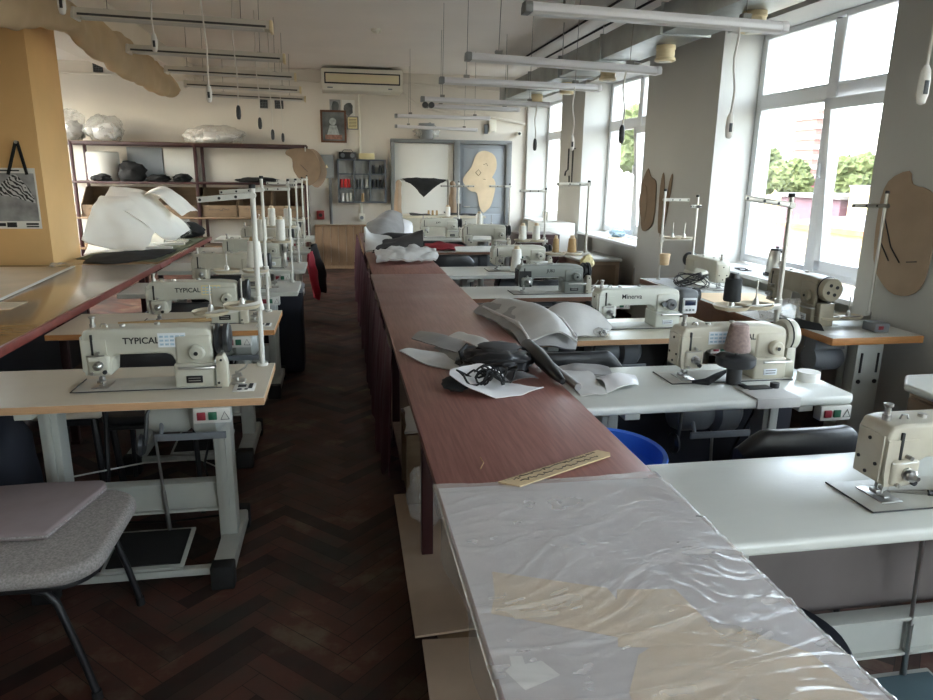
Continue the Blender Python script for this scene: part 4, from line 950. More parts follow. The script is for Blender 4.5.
g = G(); g.loft([[(.06, .05, .045), (.12, .06, .05), (.19, .09, .02)], [(.08, -.0, .03), (.14, .01, .04), (.2, .05, .015)]], 14, 10, .006, 9, 7, .003, floor=.002); g.build('black_piece', M['dark_cloth'], t, smooth=60)
t = thing('rolled_vinyl', 'black vinyl roll leaning over the right edge of the brown table', 'fabric', (0, 0, 0))
g = G(); g.tube([(.79, 2.9, .85), (.79, 2.87, .85), (.795, 2.7, .845), (.8, 2.5, .83), (.81, 2.42, .82)], [.018, .03, .034, .024, .012], 12); g.build('roll', M['black_vinyl'], t)
g = G(); g.tube([(.83, 2.72, .825), (.83, 2.52, .825), (.85, 2.36, .815)], [.012, .016, .014], 10); g.build('grey_roll', M['grey_cloth'], t)

# grey heap between the middle table and the cream table
sheet('leatherette_heap', 'big heap of folded grey leatherette at left end of the cream table', [[(0.73, 3.89, 0.795), (0.85, 3.96, 0.851), (1.0, 3.94, 0.807)], [(0.78, 3.64, 0.81), (0.92, 3.68, 0.891), (1.08, 3.66, 0.82)], [(0.81, 3.34, 0.82), (0.98, 3.36, 0.885), (1.16, 3.34, 0.813)], [(0.83, 3.21, 0.801), (0.99, 3.21, 0.838), (1.14, 3.21, 0.795)], [(0.84, 3.14, 0.779), (0.99, 3.14, 0.77), (1.12, 3.14, 0.758)]], 'grey_cloth', 'fabric', .016, 5, 3, .012, 34, 40)
FS = [[(0.79, 3.84, 0.828), (0.89, 3.88, 0.887), (0.95, 3.86, 0.866)], [(0.82, 3.54, 0.841), (0.96, 3.56, 0.918), (1.03, 3.54, 0.884)], [(0.86, 3.3, 0.847), (1.01, 3.31, 0.909), (1.09, 3.31, 0.859)], [(0.87, 3.14, 0.804), (1.01, 3.14, 0.847), (1.11, 3.14, 0.797)]]
g = G(); g.loft(FS, 24, 34, .01, 5, 6, .01); FO_ = tag(g.build('leatherette_fold', M['light_cloth'], smooth=60), 'pale grey leatherette fold lying on top of the heap', 'fabric')
for c_ in (0, 2):
    g = G(); g.tube([(s_[c_][0], s_[c_][1], s_[c_][2]+.012) for s_ in FS], .006, 6); g.build('piping', M['white_cloth'], FO_)
sheet('grey_fabric', 'light grey fabric sheet heaped next to the modern white machine', [[(1.0, 3.68, 0.778), (1.15, 3.74, 0.846), (1.33, 3.7, 0.812), (1.41, 3.62, 0.774)], [(0.97, 3.5, 0.812), (1.15, 3.54, 0.905), (1.33, 3.54, 0.88), (1.43, 3.48, 0.786)], [(1.01, 3.36, 0.795), (1.17, 3.38, 0.846), (1.31, 3.4, 0.812), (1.37, 3.4, 0.774)], [(1.05, 3.3, 0.766), (1.17, 3.31, 0.786), (1.29, 3.34, 0.774), (1.33, 3.36, 0.767)]], 'light_cloth', 'fabric', .01, 5, 9, .008, 30, 30, .765)
t = thing('bead_bag', 'small clear bag with dark specks before the modern white machine', 'bag', (1.315, 3.36, .76))
g = G(); g.blob((0, 0, .022), (.045, .04, .026), .2, 4, 3, floor=.002); g.build('bag', M['bag'], t, smooth=60)
g = G(); rn = random.Random(2)
for k in range(14): g.blob((rn.uniform(-.032, .032), rn.uniform(-.028, .028), rn.uniform(.012, .034)), (.006, .006, .006), 0, 1, 0, 1)
g.build('bead', M['ink'], t)
# grey pieces on the left end of the white rounded table
for lab, secs, m_ in (('wide pale grey piece lying flat on white rounded table end', [[(.88, 2.42, .765), (.98, 2.4, .77)], [(.88, 2.58, .79), (1.0, 2.6, .79)], [(.86, 2.74, .775), (.98, 2.78, .77)]], 'light_cloth'),
                      ('rolled white sheet lying across the white rounded table end', [[(.99, 2.43, .768), (1.08, 2.44, .79), (1.14, 2.48, .77)], [(1.0, 2.52, .8), (1.08, 2.54, .81), (1.16, 2.56, .79)], [(.99, 2.6, .77), (1.07, 2.63, .775), (1.14, 2.64, .768)]], 'white_cloth'),
                      ('dark grey pieces behind the white sheets on white rounded table', [[(.87, 2.62, .772), (.97, 2.62, .785), (1.1, 2.64, .775)], [(.88, 2.77, .775), (.98, 2.77, .79), (1.12, 2.74, .775)]], 'grey_cloth')):
    sheet('fabric_piece', lab, secs, m_, 'fabric', .008, 9, 3, .004, 18, 18, .763)
t = thing('presser_cloth', 'black strap under the needle of worn cream machine', 'strap', (1.42, 2.5, .76)); g = G(); g.tube([(-.04, .0, .012), (.02, -.01, .014), (.09, .04, .02), (.18, .1, .03)], [.006, .016, .014, .004], 8); g.build('strap', M['black_cloth'], t)
g = G(); g.box(1.57, 1.65, 2.42, 2.428, .765, .77); g.box(1.55, 1.575, 2.4, 2.45, .762, .775, .003); tag(g.build('awl', M['black']), 'small black tool lying in front of worn cream machine', 'tool')
g = G(); g.lathe([(.018, 0), (.045, 0), (.045, .038), (.018, .038)], (1.9, 2.5, .76), n=24); tag(g.build('tape_roll', M['paper']), 'white tape roll on right end of white rounded table', 'tape')
t = thing('tool_tray', 'grey plastic sewing tray hooked over white rounded table edge', 'tray', (0, 0, 0)); 
g = G(); g.box(1.53, 1.71, 2.285, 2.45, .7605, .767, .003); g.box(1.53, 1.71, 2.272, 2.28, .727, .767, .002); g.build('tray', M['light_cloth'], t); g = G(); g.box(1.56, 1.66, 2.38, 2.43, .768, .772, .002); g.lathe([(0, 0), (.018, 0), (.018, .02), (0, .02)], (1.68, 2.4, .768), n=14); g.build('tool', M['dark_plastic'], t)
t = thing('scissors', 'tweezers with dark grips beside cream machine at picture edge', 'tweezers', (0, 0, 0)); g = G(); g.tube([(1.43, 1.5, .765), (1.52, 1.47, .768), (1.62, 1.43, .768)], [.002, .005, .005], 6); g.tube([(1.43, 1.505, .765), (1.52, 1.485, .77), (1.62, 1.45, .768)], [.002, .004, .005], 6); g.build('blade', M['steel'], t); g = G(); g.tube([(1.52, 1.468, .77), (1.64, 1.425, .77)], .008, 8); g.build('grip', M['black'], t)
# far pile on the middle table
PILE = [('crumpled silver grey fabric at the bottom front of far pile', [[(.3, 6.05, .815), (.55, 6.02, .83), (.84, 6.1, .82)], [(.3, 6.25, .88), (.55, 6.22, .9), (.85, 6.28, .88)], [(.3, 6.5, .85), (.56, 6.5, .9), (.84, 6.5, .86)]], 'light_cloth', .022, 14),
        ('dark charcoal folded fabric on top of far pile', [[(.28, 6.3, .9), (.5, 6.28, .93), (.74, 6.3, .9)], [(.34, 6.5, .94), (.55, 6.5, .99), (.75, 6.46, 1.06)], [(.4, 6.8, .93), (.6, 6.85, .95), (.78, 6.8, .95)]], 'dark_cloth', .015, 7),
        ('pale grey fabric folded up at left side of far pile', [[(.22, 6.35, .88), (.3, 6.3, .9), (.46, 6.4, .9)], [(.23, 6.5, .98), (.32, 6.48, .96), (.48, 6.6, .97)], [(.24, 6.75, 1.07), (.3, 6.8, 1.0), (.46, 6.9, .97)]], 'light_cloth', .008, 5),
        ('tall grey fabric sheet standing at back of far pile', [[(.24, 7.3, .86), (.42, 7.3, .9), (.66, 7.4, .86)], [(.28, 7.6, 1.0), (.46, 7.6, 1.06), (.68, 7.7, 1.0)], [(.36, 7.9, 1.02), (.54, 7.95, 1.14), (.68, 7.95, 1.1)]], 'grey_cloth', .012, 5),
        ('black fabric layer across the middle of far pile', [[(.3, 6.9, .82), (.55, 6.85, .83), (.8, 6.9, .81)], [(.32, 7.15, .94), (.56, 7.1, .97), (.82, 7.15, .95)], [(.34, 7.4, .9), (.6, 7.4, .93), (.82, 7.4, .88)]], 'black_cloth', .015, 6),
        ('white folded fabric behind the far pile', [[(.55, 7.8, .81), (.7, 7.8, .82), (.8, 7.9, .81)], [(.56, 8.0, 1.0), (.7, 8.0, 1.02), (.82, 8.1, 1.0)], [(.58, 8.2, 1.0), (.7, 8.3, 1.04), (.82, 8.3, 1.0)]], 'white_cloth', .012, 8)]
for k, (lab, secs, m_, amp, fr_) in enumerate(PILE): sheet('fabric_layer', lab, secs, m_, 'fabric', amp, fr_, k+2, .02, 26, 26, .803, 'fabric layers of the far pile')
sheet('crimson_fabric', 'crimson fabric on left end of the sixth window side table', [[(.9, 7.4, .77), (1.1, 7.36, .79), (1.32, 7.38, .77)], [(.9, 7.6, .82), (1.1, 7.6, .84), (1.34, 7.6, .8)], [(.9, 7.78, .77), (1.1, 7.78, .78), (1.3, 7.78, .77)]], 'crimson', 'fabric', .015, 6, 3, .01, floor=.765)
sheet('cream_fabric', 'cream fabric strip under the machine on red cloth table', [[(1.2, 7.34, .765), (1.5, 7.33, .77), (1.85, 7.34, .765)], [(1.2, 7.44, .8), (1.5, 7.44, .81), (1.85, 7.44, .8)], [(1.2, 7.5, .77), (1.5, 7.5, .775), (1.85, 7.5, .77)]], 'foam', 'fabric', .008, 8, 5, .01, floor=.765)

# ================================================================== LEFT CUTTING TABLES
t = thing('layout_table', 'glossy brown layout table with red edge at the left picture edge', 'layout table', (0, 0, 0), 0, 'left layout tables')
g = G(); g.box(-2.95, -1.5, 1.9, 6.18, .775, .8, .002); g.build('tabletop', M['glossy_brown'], t)
g = G(); g.box(-1.5, -1.482, 1.9, 6.18, .76, .802, .002); g.build('red_edging', M['red_edge'], t)
g = G(); g.box(-2.1, -2.08, 1.95, 6.15, .05, .77); g.build('under_table_shade', M['black'], t)  # black sheet added to stand for the dark under the table
for y in (2.2, 4.2, 5.9): leg_tube(t, -1.56, y, .775, 'maroon_metal', .02); leg_tube(t, -2.8, y, .775, 'maroon_metal', .02)
t = thing('layout_table', 'far layout table with red edge beside the orange column', 'layout table', (0, 0, 0), 0, 'left layout tables')
g = G(); g.box(-2.28, -1.5, 6.19, 8.7, .775, .8, .002); g.build('tabletop', M['glossy_brown'], t)
g = G(); g.box(-1.5, -1.482, 6.19, 8.7, .76, .802, .002); g.build('red_edging', M['red_edge'], t)
for y in (6.5, 8.5): leg_tube(t, -1.56, y, .775, 'maroon_metal', .02); leg_tube(t, -2.2, y, .775, 'maroon_metal', .02)
def flat(name, lab, pts, z, th, m_, cat, grp=None):
    g = G(); g.prism(pts, z, z+th, 'xy'); return tag(g.build(name, M[m_]), lab, cat, grp)
flat('paper_sheet', 'large crumpled beige paper sheet at foot of the orange column', [(-2.93, 4.3), (-2.0, 4.55), (-2.06, 5.3), (-2.12, 6.02), (-2.93, 6.1)], .801, .002, 'paper_beige', 'paper')
flat('white_edge_strip', 'thin white strip lying along the crumpled beige paper', [(-2.01, 4.5), (-1.985, 4.5), (-2.09, 6.05), (-2.12, 6.05)], .8035, .004, 'paper', 'strip')
flat('cardboard_strip', 'beige cardboard strip lying across glossy table at left edge', [(-2.5, 4.02), (-1.82, 4.22), (-1.82, 4.45), (-2.5, 4.4)], .801, .003, 'cardboard_pale', 'cardboard')
g = G(); g.loft([[(-2.3, 6.02, .802), (-2.24, 6.0, .806)], [(-2.28, 6.12, .83), (-2.2, 6.12, .82)], [(-2.26, 6.18, .81), (-2.16, 6.18, .804)]], 12, 12, .012, 20, 3, .002, floor=.802); tag(g.build('plastic_scrap', M['bag'], smooth=60), 'crumpled plastic scrap at the bottom corner of orange column', 'plastic')
flat('green_cloth', 'dark green cloth spread over the far layout table', [(-2.25, 6.55), (-1.52, 6.3), (-1.52, 8.5), (-2.2, 8.5)], .801, .004, 'green_cloth', 'cloth')
sheet('black_fabric', 'flat black fabric lying under the white foam sheets', [[(-2.1, 6.25, .81), (-1.85, 6.2, .81), (-1.6, 6.5, .81)], [(-2.1, 6.6, .84), (-1.85, 6.6, .85), (-1.55, 6.9, .82)], [(-2.0, 7.0, .82), (-1.8, 7.0, .83), (-1.56, 7.2, .815)]], 'black_cloth', 'fabric', .012, 6, 2, .01, floor=.806)
# white foam sheets, bent over one another
FO = [('outermost white foam sheet of the heap beside orange column', [[(-2.28, 6.35, .95), (-2.1, 6.4, .88), (-1.8, 6.45, .84)], [(-2.28, 6.7, 1.2), (-2.08, 6.75, 1.08), (-1.8, 6.75, .9)], [(-2.28, 7.0, 1.31), (-2.06, 7.05, 1.22), (-1.82, 7.0, .98)], [(-2.28, 7.2, 1.3), (-2.05, 7.2, 1.26), (-1.84, 7.2, 1.02)]]),
      ('middle white foam sheet bending over the heap', [[(-2.26, 6.8, 1.15), (-2.0, 6.8, 1.12), (-1.72, 6.85, .87), (-1.62, 6.9, .85)], [(-2.26, 7.15, 1.34), (-1.98, 7.15, 1.25), (-1.72, 7.15, 1.0), (-1.6, 7.2, .87)], [(-2.26, 7.5, 1.34), (-1.98, 7.5, 1.28), (-1.72, 7.5, 1.05), (-1.6, 7.5, .9)]]),
      ('rear white foam sheet arched highest in the heap', [[(-2.1, 7.5, 1.25), (-1.9, 7.4, 1.33), (-1.72, 7.4, 1.2), (-1.62, 7.4, 1.1)], [(-2.1, 7.9, 1.28), (-1.9, 7.9, 1.37), (-1.72, 7.9, 1.28), (-1.6, 7.8, 1.12)], [(-2.1, 8.3, 1.2), (-1.9, 8.3, 1.3), (-1.75, 8.3, 1.2), (-1.62, 8.3, 1.1)]]),
      ('lowest white foam sheet curling to the table edge', [[(-2.28, 6.4, .82), (-2.05, 6.35, .84), (-1.86, 6.4, .82)], [(-2.28, 6.6, .9), (-2.05, 6.62, .9), (-1.8, 6.65, .83)], [(-2.28, 6.9, .88), (-2.02, 6.95, .87), (-1.7, 7.0, .82)]]),
      ('bulky white foam roll at the core of the heap', [[(-2.25, 7.3, .82), (-2.0, 7.3, .82), (-1.8, 7.3, .82)], [(-2.25, 7.4, .98), (-2.0, 7.4, .98), (-1.8, 7.4, .88)], [(-2.25, 7.7, 1.0), (-2.0, 7.7, 1.0), (-1.75, 7.7, .9)], [(-2.25, 7.85, .82), (-2.0, 7.85, .82), (-1.75, 7.85, .82)]])]
for k, (lab, secs) in enumerate(FO):
    secs = [[(a_+.02*(k == 0), b_+.42+.14*(k == 1), c_+.035*(k == 1)) for a_, b_, c_ in s_] for s_ in secs]
    sheet('foam_sheet', lab, secs, 'foam', 'foam sheet', .018, 4, k+1, .01, 30, 30, .812, 'white foam sheets')
for x, y, lab in ((-1.62, 7.0, 'white foam strip end nearer the red edge'), (-1.58, 7.35, 'white foam strip end farther along the red edge')):
    flat('foam_strip', lab, [(x-.25, y-.03), (x+.06, y), (x+.06, y+.05), (x-.25, y+.06)], .84, .02, 'foam', 'foam strip')
t = thing('wrapped_package', 'dark package in clear plastic on far end of layout table', 'package', (-1.75, 8.52, .8)); g = G(); g.blob((0, 0, .09), (.22, .14, .1), .2, 3, 3, floor=.006); g.build('dark_contents', M['black_cloth'], t, smooth=60); g = G(); g.blob((-.06, 0, .1), (.2, .18, .115), .25, 3.4, 5, floor=.004); g.build('wrapping', M['bag'], t, smooth=60)
g = G(); g.loft([[(-1.95, 7.75, .806), (-1.6, 7.75, .806)], [(-1.95, 7.95, .85), (-1.58, 7.95, .84)], [(-1.95, 8.1, .81), (-1.58, 8.1, .81)]], 20, 16, .012, 9, 3, .004, floor=.806); tag(g.build('plastic_packet', M['bag'], smooth=60), 'flat shiny plastic packet below the dark package', 'packet')
# calendar with zebra
t = thing('hanging_zebra_calendar', 'zebra wall calendar hung by a black strap on the orange column', 'calendar', (-2.66, 6.195, 1.09))
g = G(); g.box(0, .31, -.006, 0, 0, .47); g.build('sheet', M['paper'], t)
g = G(); g.box(.0, .3, -.008, -.006, .06, .43); g.build('background_print', M['print_grey'], t)
g = G(); g.loft([[(.02, -.0095, .26), (.12, -.0095, .25), (.22, -.0095, .22), (.29, -.0095, .2)], [(.03, -.0095, .32), (.13, -.0095, .33), (.22, -.0095, .3), (.28, -.0095, .25)], [(.12, -.0095, .4), (.17, -.0095, .42), (.22, -.0095, .36), (.25, -.0095, .32)]], 12, 8); g.build('zebra', M['zebra'], t)
g = G(); g.box(.06, .13, -.0095, -.006, .012, .05); g.build('month_block', M['ink'], t)
for a_, b_, c_, d_ in ((.0, .05, .02, .045), (.2, .29, .012, .022), (.2, .29, .03, .045), (.02, .2, .445, .455)):
    g = G(); g.box(a_, b_, -.0095, -.006, c_, d_); g.build('printed_line', M['ink'], t)
g = G(); g.tube([(.12, -.012, .42), (.205, -.012, .67)], .013, 4); g.tube([(.255, -.012, .42), (.215, -.012, .67)], .013, 4); g.build('strap', M['black_cloth'], t); g = G(); g.cyl((.21, 0, .665), (.21, -.03, .665), .012); g.build('hook', M['steel'], t)

# ================================================================== SEATS
def chair(label, x, y, rz, kind='vinyl', group='black padded workshop chairs'):
    t = thing('workshop_chair', label, 'chair', (x, y, 0), rz, group)
    w = .225
    def rr(s, a_, b_, r_=.09):
        pts = []
        for cx, cy, st in ((a_-r_, b_-r_, 0), (-a_+r_, b_-r_, 90), (-a_+r_, -b_+r_, 180), (a_-r_, -b_+r_, 270)):
            for k in range(7): an = math.radians(st+15*k); pts.append((cx+r_*math.cos(an), cy+r_*math.sin(an)))
        return pts
    g = G(); g.prism(rr(0, w, .21), .43, .475, 'xy', .018, 3); g.build('seat', M['black_vinyl'], t)
    g = G()                                   # backrest: padded shell curved around the sitter
    secs = []
    for k in range(13):
        u = -1+2*k/12; xx = u*.225; yy = -.24+.045*u*u; top = .795-.06*max(0, abs(u)-.72)/.28*1.0-.012*u*u
        secs.append([(xx, yy-.022, .56), (xx, yy-.03, .7), (xx, yy-.022, top-.01), (xx, yy, top), (xx, yy+.022, top-.012), (xx, yy+.022, .7), (xx, yy+.022, .56)])
    g.loft(secs, 18, 26); g.loft([[s[0], s[-1]] for s in secs], 1, 26); g.loft([secs[0][:4], secs[0][:2:-1]], 6, 2); g.loft([secs[-1][:4], secs[-1][:2:-1]], 6, 2)
    bmesh.ops.remove_doubles(g.bm, verts=g.bm.verts[:], dist=.0006)
    bmesh.ops.recalc_face_normals(g.bm, faces=g.bm.faces[:]); g.build('backrest', M['black_vinyl'], t, smooth=60)
    for sx in (-1, 1):
        g = G(); g.tube([(sx*.19, .17, .44), (sx*.2, .2, .2), (sx*.21, .22, 0)], .012); g.build('leg', M['black'], t)
        g = G(); g.tube([(sx*.19, -.2, .62), (sx*.19, -.19, .44), (sx*.2, -.22, .2), (sx*.21, -.25, 0)], .012); g.build('leg', M['black'], t)
    g = G(); g.tube([(-.19, .17, .42), (.19, .17, .42), (.19, -.19, .42), (-.19, -.19, .42)], .01, 8, closed=True); g.build('seat_frame', M['black'], t)
    return t
c0 = chair('black padded chair between the two nearest window side tables', 1.475, 2.13, 0)
for x, y, rz, lab in ((1.05, 3.18, 0, 'black padded chair at the grey heap, backrest above white rounded table'), (1.2, 4.27, .0, 'black chair in front of the brown edged table with dark headed machine'), (1.5, 5.32, 0, 'black chair at the table with teal tub'), (1.075, 7.02, 0, 'black chair pushed to the red cloth table'), (1.0, 8.42, .05, 'black chair at farthest window side table'),
                      (-.885, 3.44, 0, 'black chair between the two nearest left tables'), (-.95, 4.62, 0, 'black chair at third left table'), (-.9, 5.74, 0, 'black chair at fourth left table'), (-.9, 7.05, 0, 'black chair at fifth left table'), (-.9, 8.45, 0, 'black chair at sixth left table')):
    dup(c0, (x, y, 0), rz, lab)
def stool(label, x, y, h, m_, seat='plywood', s=.17, grp='stools', rnd=False):
    t = thing('stool', label, 'stool', (x, y, 0), 0, grp)
    g = G()
    if rnd: g.lathe([(0, h-.06), (s*.93, h-.06), (s, h-.045), (s, h-.02), (s*.94, h-.003), (0, h)], n=36)
    else: g.box(-s, s, -s, s, h-.04, h, .015, 3)
    g.build('seat', M[seat], t)
    for sx in (-1, 1):
        for sy in (-1, 1):
            g = G(); g.tube([(sx*s*.68, sy*s*.68, h-.05), (sx*s*.85, sy*s*.85, 0)], .018, 8); g.build('leg', M[m_], t)
    g = G(); g.box(-s*.66, s*.66, -s*.66, s*.66, h-.085, h-.055); g.build('apron', M[m_], t)
    return t
stool('black legged stool with pale seat behind the nearest left table leg', -1.25, 3.42, .5, 'black', 'lam_beige', .15)
stool('round navy padded stool pushed under the nearest window side table', 1.03, 1.36, .47, 'black', 'navy', .19, rnd=True)
stool('plain stool carrying the blue tub under the cutting table edge', .88, 2.04, .41, 'black', 'plywood', .15)
t = thing('blue_tub', 'bright blue plastic tub between the middle table and a black chair', 'tub', (.86, 2.04, .411))
g = G(); g.lathe([(0, .0), (.11, 0), (.125, .012), (.165, .22), (.172, .285), (.185, .29), (.188, .282), (.178, .272), (.158, .2), (.118, .02), (0, .012)], n=36, M=Matrix.Diagonal((.95, 1.1, 1, 1))); g.build('bowl', M['blue_tub'], t)
t = thing('teal_tub', 'teal plastic tub below the fifth window side table', 'tub', (1.045, 5.28, 0)); g = G(); g.lathe([(0, 0), (.15, 0), (.2, .5), (.212, .52), (.19, .5), (.14, .02), (0, .02)], n=28); g.build('bowl', M['teal'], t)
# grey office chair nearest the camera, facing right
t = thing('visitor_chair', 'grey fabric chair with black tube legs in the left foreground', 'chair', (-.995, 2.225, 0))
def seat_pts(a_, b_, r_):
    pts = []
    for cx, cy, st, rr_ in ((a_-r_, b_-r_, 0, r_), (-a_+.06, b_-.06, 90, .06), (-a_+.06, -b_+.06, 180, .06), (a_-r_, -b_+r_, 270, r_)):
        for k in range(9): an = math.radians(st+11.25*k); pts.append((cx+rr_*math.cos(an), cy+rr_*math.sin(an)))
    return pts
g = G(); g.prism(seat_pts(.268, .282, .13), .405, .46, 'xy', .024, 4); g.build('seat', M['chair_grey'], t)
g = G(); g.prism(seat_pts(.248, .262, .11), .388, .405, 'xy', .004); g.build('seat_shell', M['black'], t)
g = G(); g.loft([[(-.3, -.22, .6), (-.34, -.22, .75), (-.36, -.2, .9)], [(-.33, 0, .58), (-.37, 0, .75), (-.39, 0, .93)], [(-.3, .22, .6), (-.34, .22, .75), (-.36, .2, .9)]], 12, 14, 0, 1, 0, .035); g.build('backrest', M['chair_grey'], t)
for sy, o in ((-1, 0), (1, 0)):
    g = G(); g.tube([(-.2, sy*.22, .385), (.08, sy*.235, .385), (.12, sy*.238, .375), (.145, sy*.24, .34), (.19, sy*.242, .17), (.225, sy*.245, .012)], .0115, 10); l_ = g.build('leg', M['black'], t)
    g = G(); g.cyl((.224, sy*.245, .0), (.222, sy*.245, .03), .015); g.build('foot_cap', M['rubber'], l_)
    g = G(); g.tube([(-.33, sy*.2, .62), (-.22, sy*.22, .4), (-.25, sy*.23, .2), (-.3, sy*.24, .0)], .0115, 10); g.build('leg', M['black'], t)
t = thing('seat_cushion', 'flat mauve grey cushion on the seat of foreground chair', 'cushion', (-1.05, 2.325, .462), .0)
g = G(); g.prism([(-.2, -.17), (.135, -.19), (.21, .14), (.19, .19), (.0, .2), (-.2, .19)], 0, .028, 'xy', .011, 3); g.build('pad', M['cushion'], t)
g = G(); g.tube([(-.2, -.17, .014), (.135, -.19, .014), (.21, .14, .014), (.19, .19, .014), (.0, .2, .014), (-.2, .19, .014)], .004, 6, closed=True); g.build('piping', M['chair_grey'], t)

# ================================================================== BACK OF THE ROOM
t = thing('storage_rack', 'long maroon metal rack along the back wall with wooden bins', 'rack', (0, 0, 0))
for x in (-3.72, -2.05, -.49):
    for y in (11.15, 11.72):
        g = G(); g.box(x-.022, x+.022, y-.022, y+.022, 0, 1.93, .003); g.build('post', M['maroon_metal'], t)
for y in (11.15, 11.72):
    g = G(); g.box(-3.95, -.46, y-.02, y+.02, 1.885, 1.93, .003); g.build('top_rail', M['maroon_metal'], t)
for z, nm in ((1.345, 'shelf'), (.84, 'shelf'), (.4, 'shelf')):
    g = G(); g.box(-3.95, -.46, 11.12, 11.75, z, z+.03, .003); g.build(nm, M['maroon_metal' if z > 1 else 'plywood'], t)
for k in range(6):
    x0 = -3.86+.565*k
    if k == 3: x0 = -2.02+0
    x0 = [-3.68, -3.14, -2.6, -2.02, -1.5, -1.0][k]; w = [.53, .53, .52, .51, .49, .47][k]
    b_ = thing('wooden_bin', ['first', 'second', 'third', 'fourth', 'fifth', 'sixth'][k]+' open plywood bin from the left on maroon rack, handwriting on front', 'bin', (x0, 11.16, .871), 0, 'plywood bins on the rack')
    g = G(); g.box(0, w, 0, .012, .0, .17, .002); g.build('front_board', M['plywood'], b_)
    g = G(); g.prism([(0, 0), (.55, 0), (.55, .42), (.3, .42), (0, .17)], 0, .012, 'yz'); g.prism([(0, 0), (.55, 0), (.55, .42), (.3, .42), (0, .17)], w-.012, w, 'yz'); g.build('side_board', M['plywood'], b_)
    g = G(); g.box(.012, w-.012, .54, .55, 0, .42); g.box(.012, w-.012, .012, .54, 0, .01); g.build('back_board', M['plywood'], b_)
    g = G()
    for pts in scribble(.1, w-.1, .11, .03, k+11, 1): g.tube([(p, -.002, q) for p, q in pts], .003, 4)
    g.build('handwriting', M['ink'], b_)
def bagblob(label, x, y, z, r, seed, m_='bag', cat='plastic bag', grp='plastic bags on the rack'):
    t = thing('plastic_bag', label, cat, (x, y, z), 0, grp); g = G(); g.blob((0, 0, r[2]*.8), r, .26, 1.9, seed, 4, floor=.0)
    g.build('bag', M[m_], t, smooth=70)
    g = G(); g.blob((.02, .02, r[2]*.6), (r[0]*.7, r[1]*.7, r[2]*.6), .3, 3, seed+4, 3, floor=.006); g.build('contents', M['light_cloth' if seed % 2 else 'white_cloth'], t, smooth=60)
    return t
g = G(); g.box(-3.95, -.46, 11.13, 11.74, 1.9305, 1.937); o_ = g.build('top_board', M['plywood'], bpy.data.objects['storage_rack'])
bagblob('dark plastic bag at left end of the rack top next to column', -3.78, 11.42, 1.938, (.2, .22, .24), 3)
bagblob('clear bulging plastic bag beside it hanging over the rack rail', -3.32, 11.38, 1.938, (.26, .22, .2), 8)
bagblob('flat clear plastic bag at middle of the rack top', -1.8, 11.4, 1.938, (.42, .22, .14), 6)
for x0, x1, z1, m_, lab in ((-3.12, -2.62, 1.87, 'grey_door', 'grey board leaning behind mid shelf of the rack'), (-2.6, -2.12, 1.86, 'white_board', 'white board leaning behind mid shelf right of the grey board')):
    g = G(); g.box(x0, x1, 11.66, 11.69, 1.376, z1, .003); tag(g.build('leaning_board', M[m_]), lab, 'board')
t = thing('storage_bucket', 'round white bucket on the left of the rack mid shelf', 'bucket', (-3.4, 11.45, 1.376)); g = G(); g.lathe([(0, 0), (.2, 0), (.22, .02), (.22, .4), (.2, .42), (0, .42)], n=28); g.build('body', M['white_board'], t)
for x, r, lab in ((-2.98, (.2, .16, .16), 'largest black fabric bundle on the rack mid shelf'), (-2.62, (.17, .14, .06), 'low black fabric bundle right of the largest one'), (-2.28, (.13, .14, .07), 'small black fabric bundle beside the middle rack post'), (-3.72+.33, (.14, .1, .06), 'black fabric bundle before the white bucket'), (-1.2, (.3, .14, .05), 'flat black fabric bundle on right half of the mid shelf')):
    g = G(); g.blob((x, 11.26 if x < -3.3 else 11.3, 1.376+r[2]*.7), r, .35, 2.7, x*3, 3, floor=1.377); tag(g.build('fabric_bundle', M['black_cloth'], smooth=60), lab, 'fabric', 'black bundles on the rack')
# hanging cardboard pattern shapes
def pattern(label, pts, loc, rot, m_='cardboard_dark', th=.006, grp='hanging cardboard patterns', marks=None):
    t = thing('hanging_cardboard_pattern', label, 'cardboard pattern', loc, 0, grp); t.rotation_euler = rot
    g = G()
    P = [V((p[0], p[1], 0)) for p in pts]; n = len(P); S = []
    for i in range(n):
        p0, p1, p2, p3 = P[i-1], P[i], P[(i+1) % n], P[(i+2) % n]
        for f in (0, .33, .67): S.append(.5*((2*p1)+(p2-p0)*f+(2*p0-5*p1+4*p2-p3)*f*f+(3*p1-p0-3*p2+p3)*f**3))
    g.prism([(s.x, s.y) for s in S], 0, th, 'xz'); g.build('card', M[m_], t)
    if marks:
        g = G()
        for mk_ in marks: g.tube([(a_, -.001, b_) for a_, b_ in mk_], .004, 4)
        g.build('pen_mark', M['ink'], t)
    return t
R1 = [(-.2, .02), (-.26, -.05), (-.17, -.12), (-.15, -.3), (.02, -.5), (.16, -.45), (.25, -.3), (.2, -.1), (.08, .03)]
pattern('large brown cardboard pattern hung at the right corner of rack', R1, (-.5, 11.08, 1.85), (0, .0, 0), marks=[[(-.05, -.2), (.05, -.3)]])
pattern('second brown cardboard pattern behind the large one at rack corner', [(a_*.9, b_*1.05) for a_, b_ in R1], (-.42, 11.11, 1.84), (0, -.1, .1), 'cardboard')
g = G(); g.tube([(-.47, 11.13, 1.9), (-.47, 11.05, 1.9), (-.47, 11.05, 1.84)], .008); tag(g.build('rack_hook', M['steel']), 'steel hook holding cardboard patterns on rack corner', 'hook')
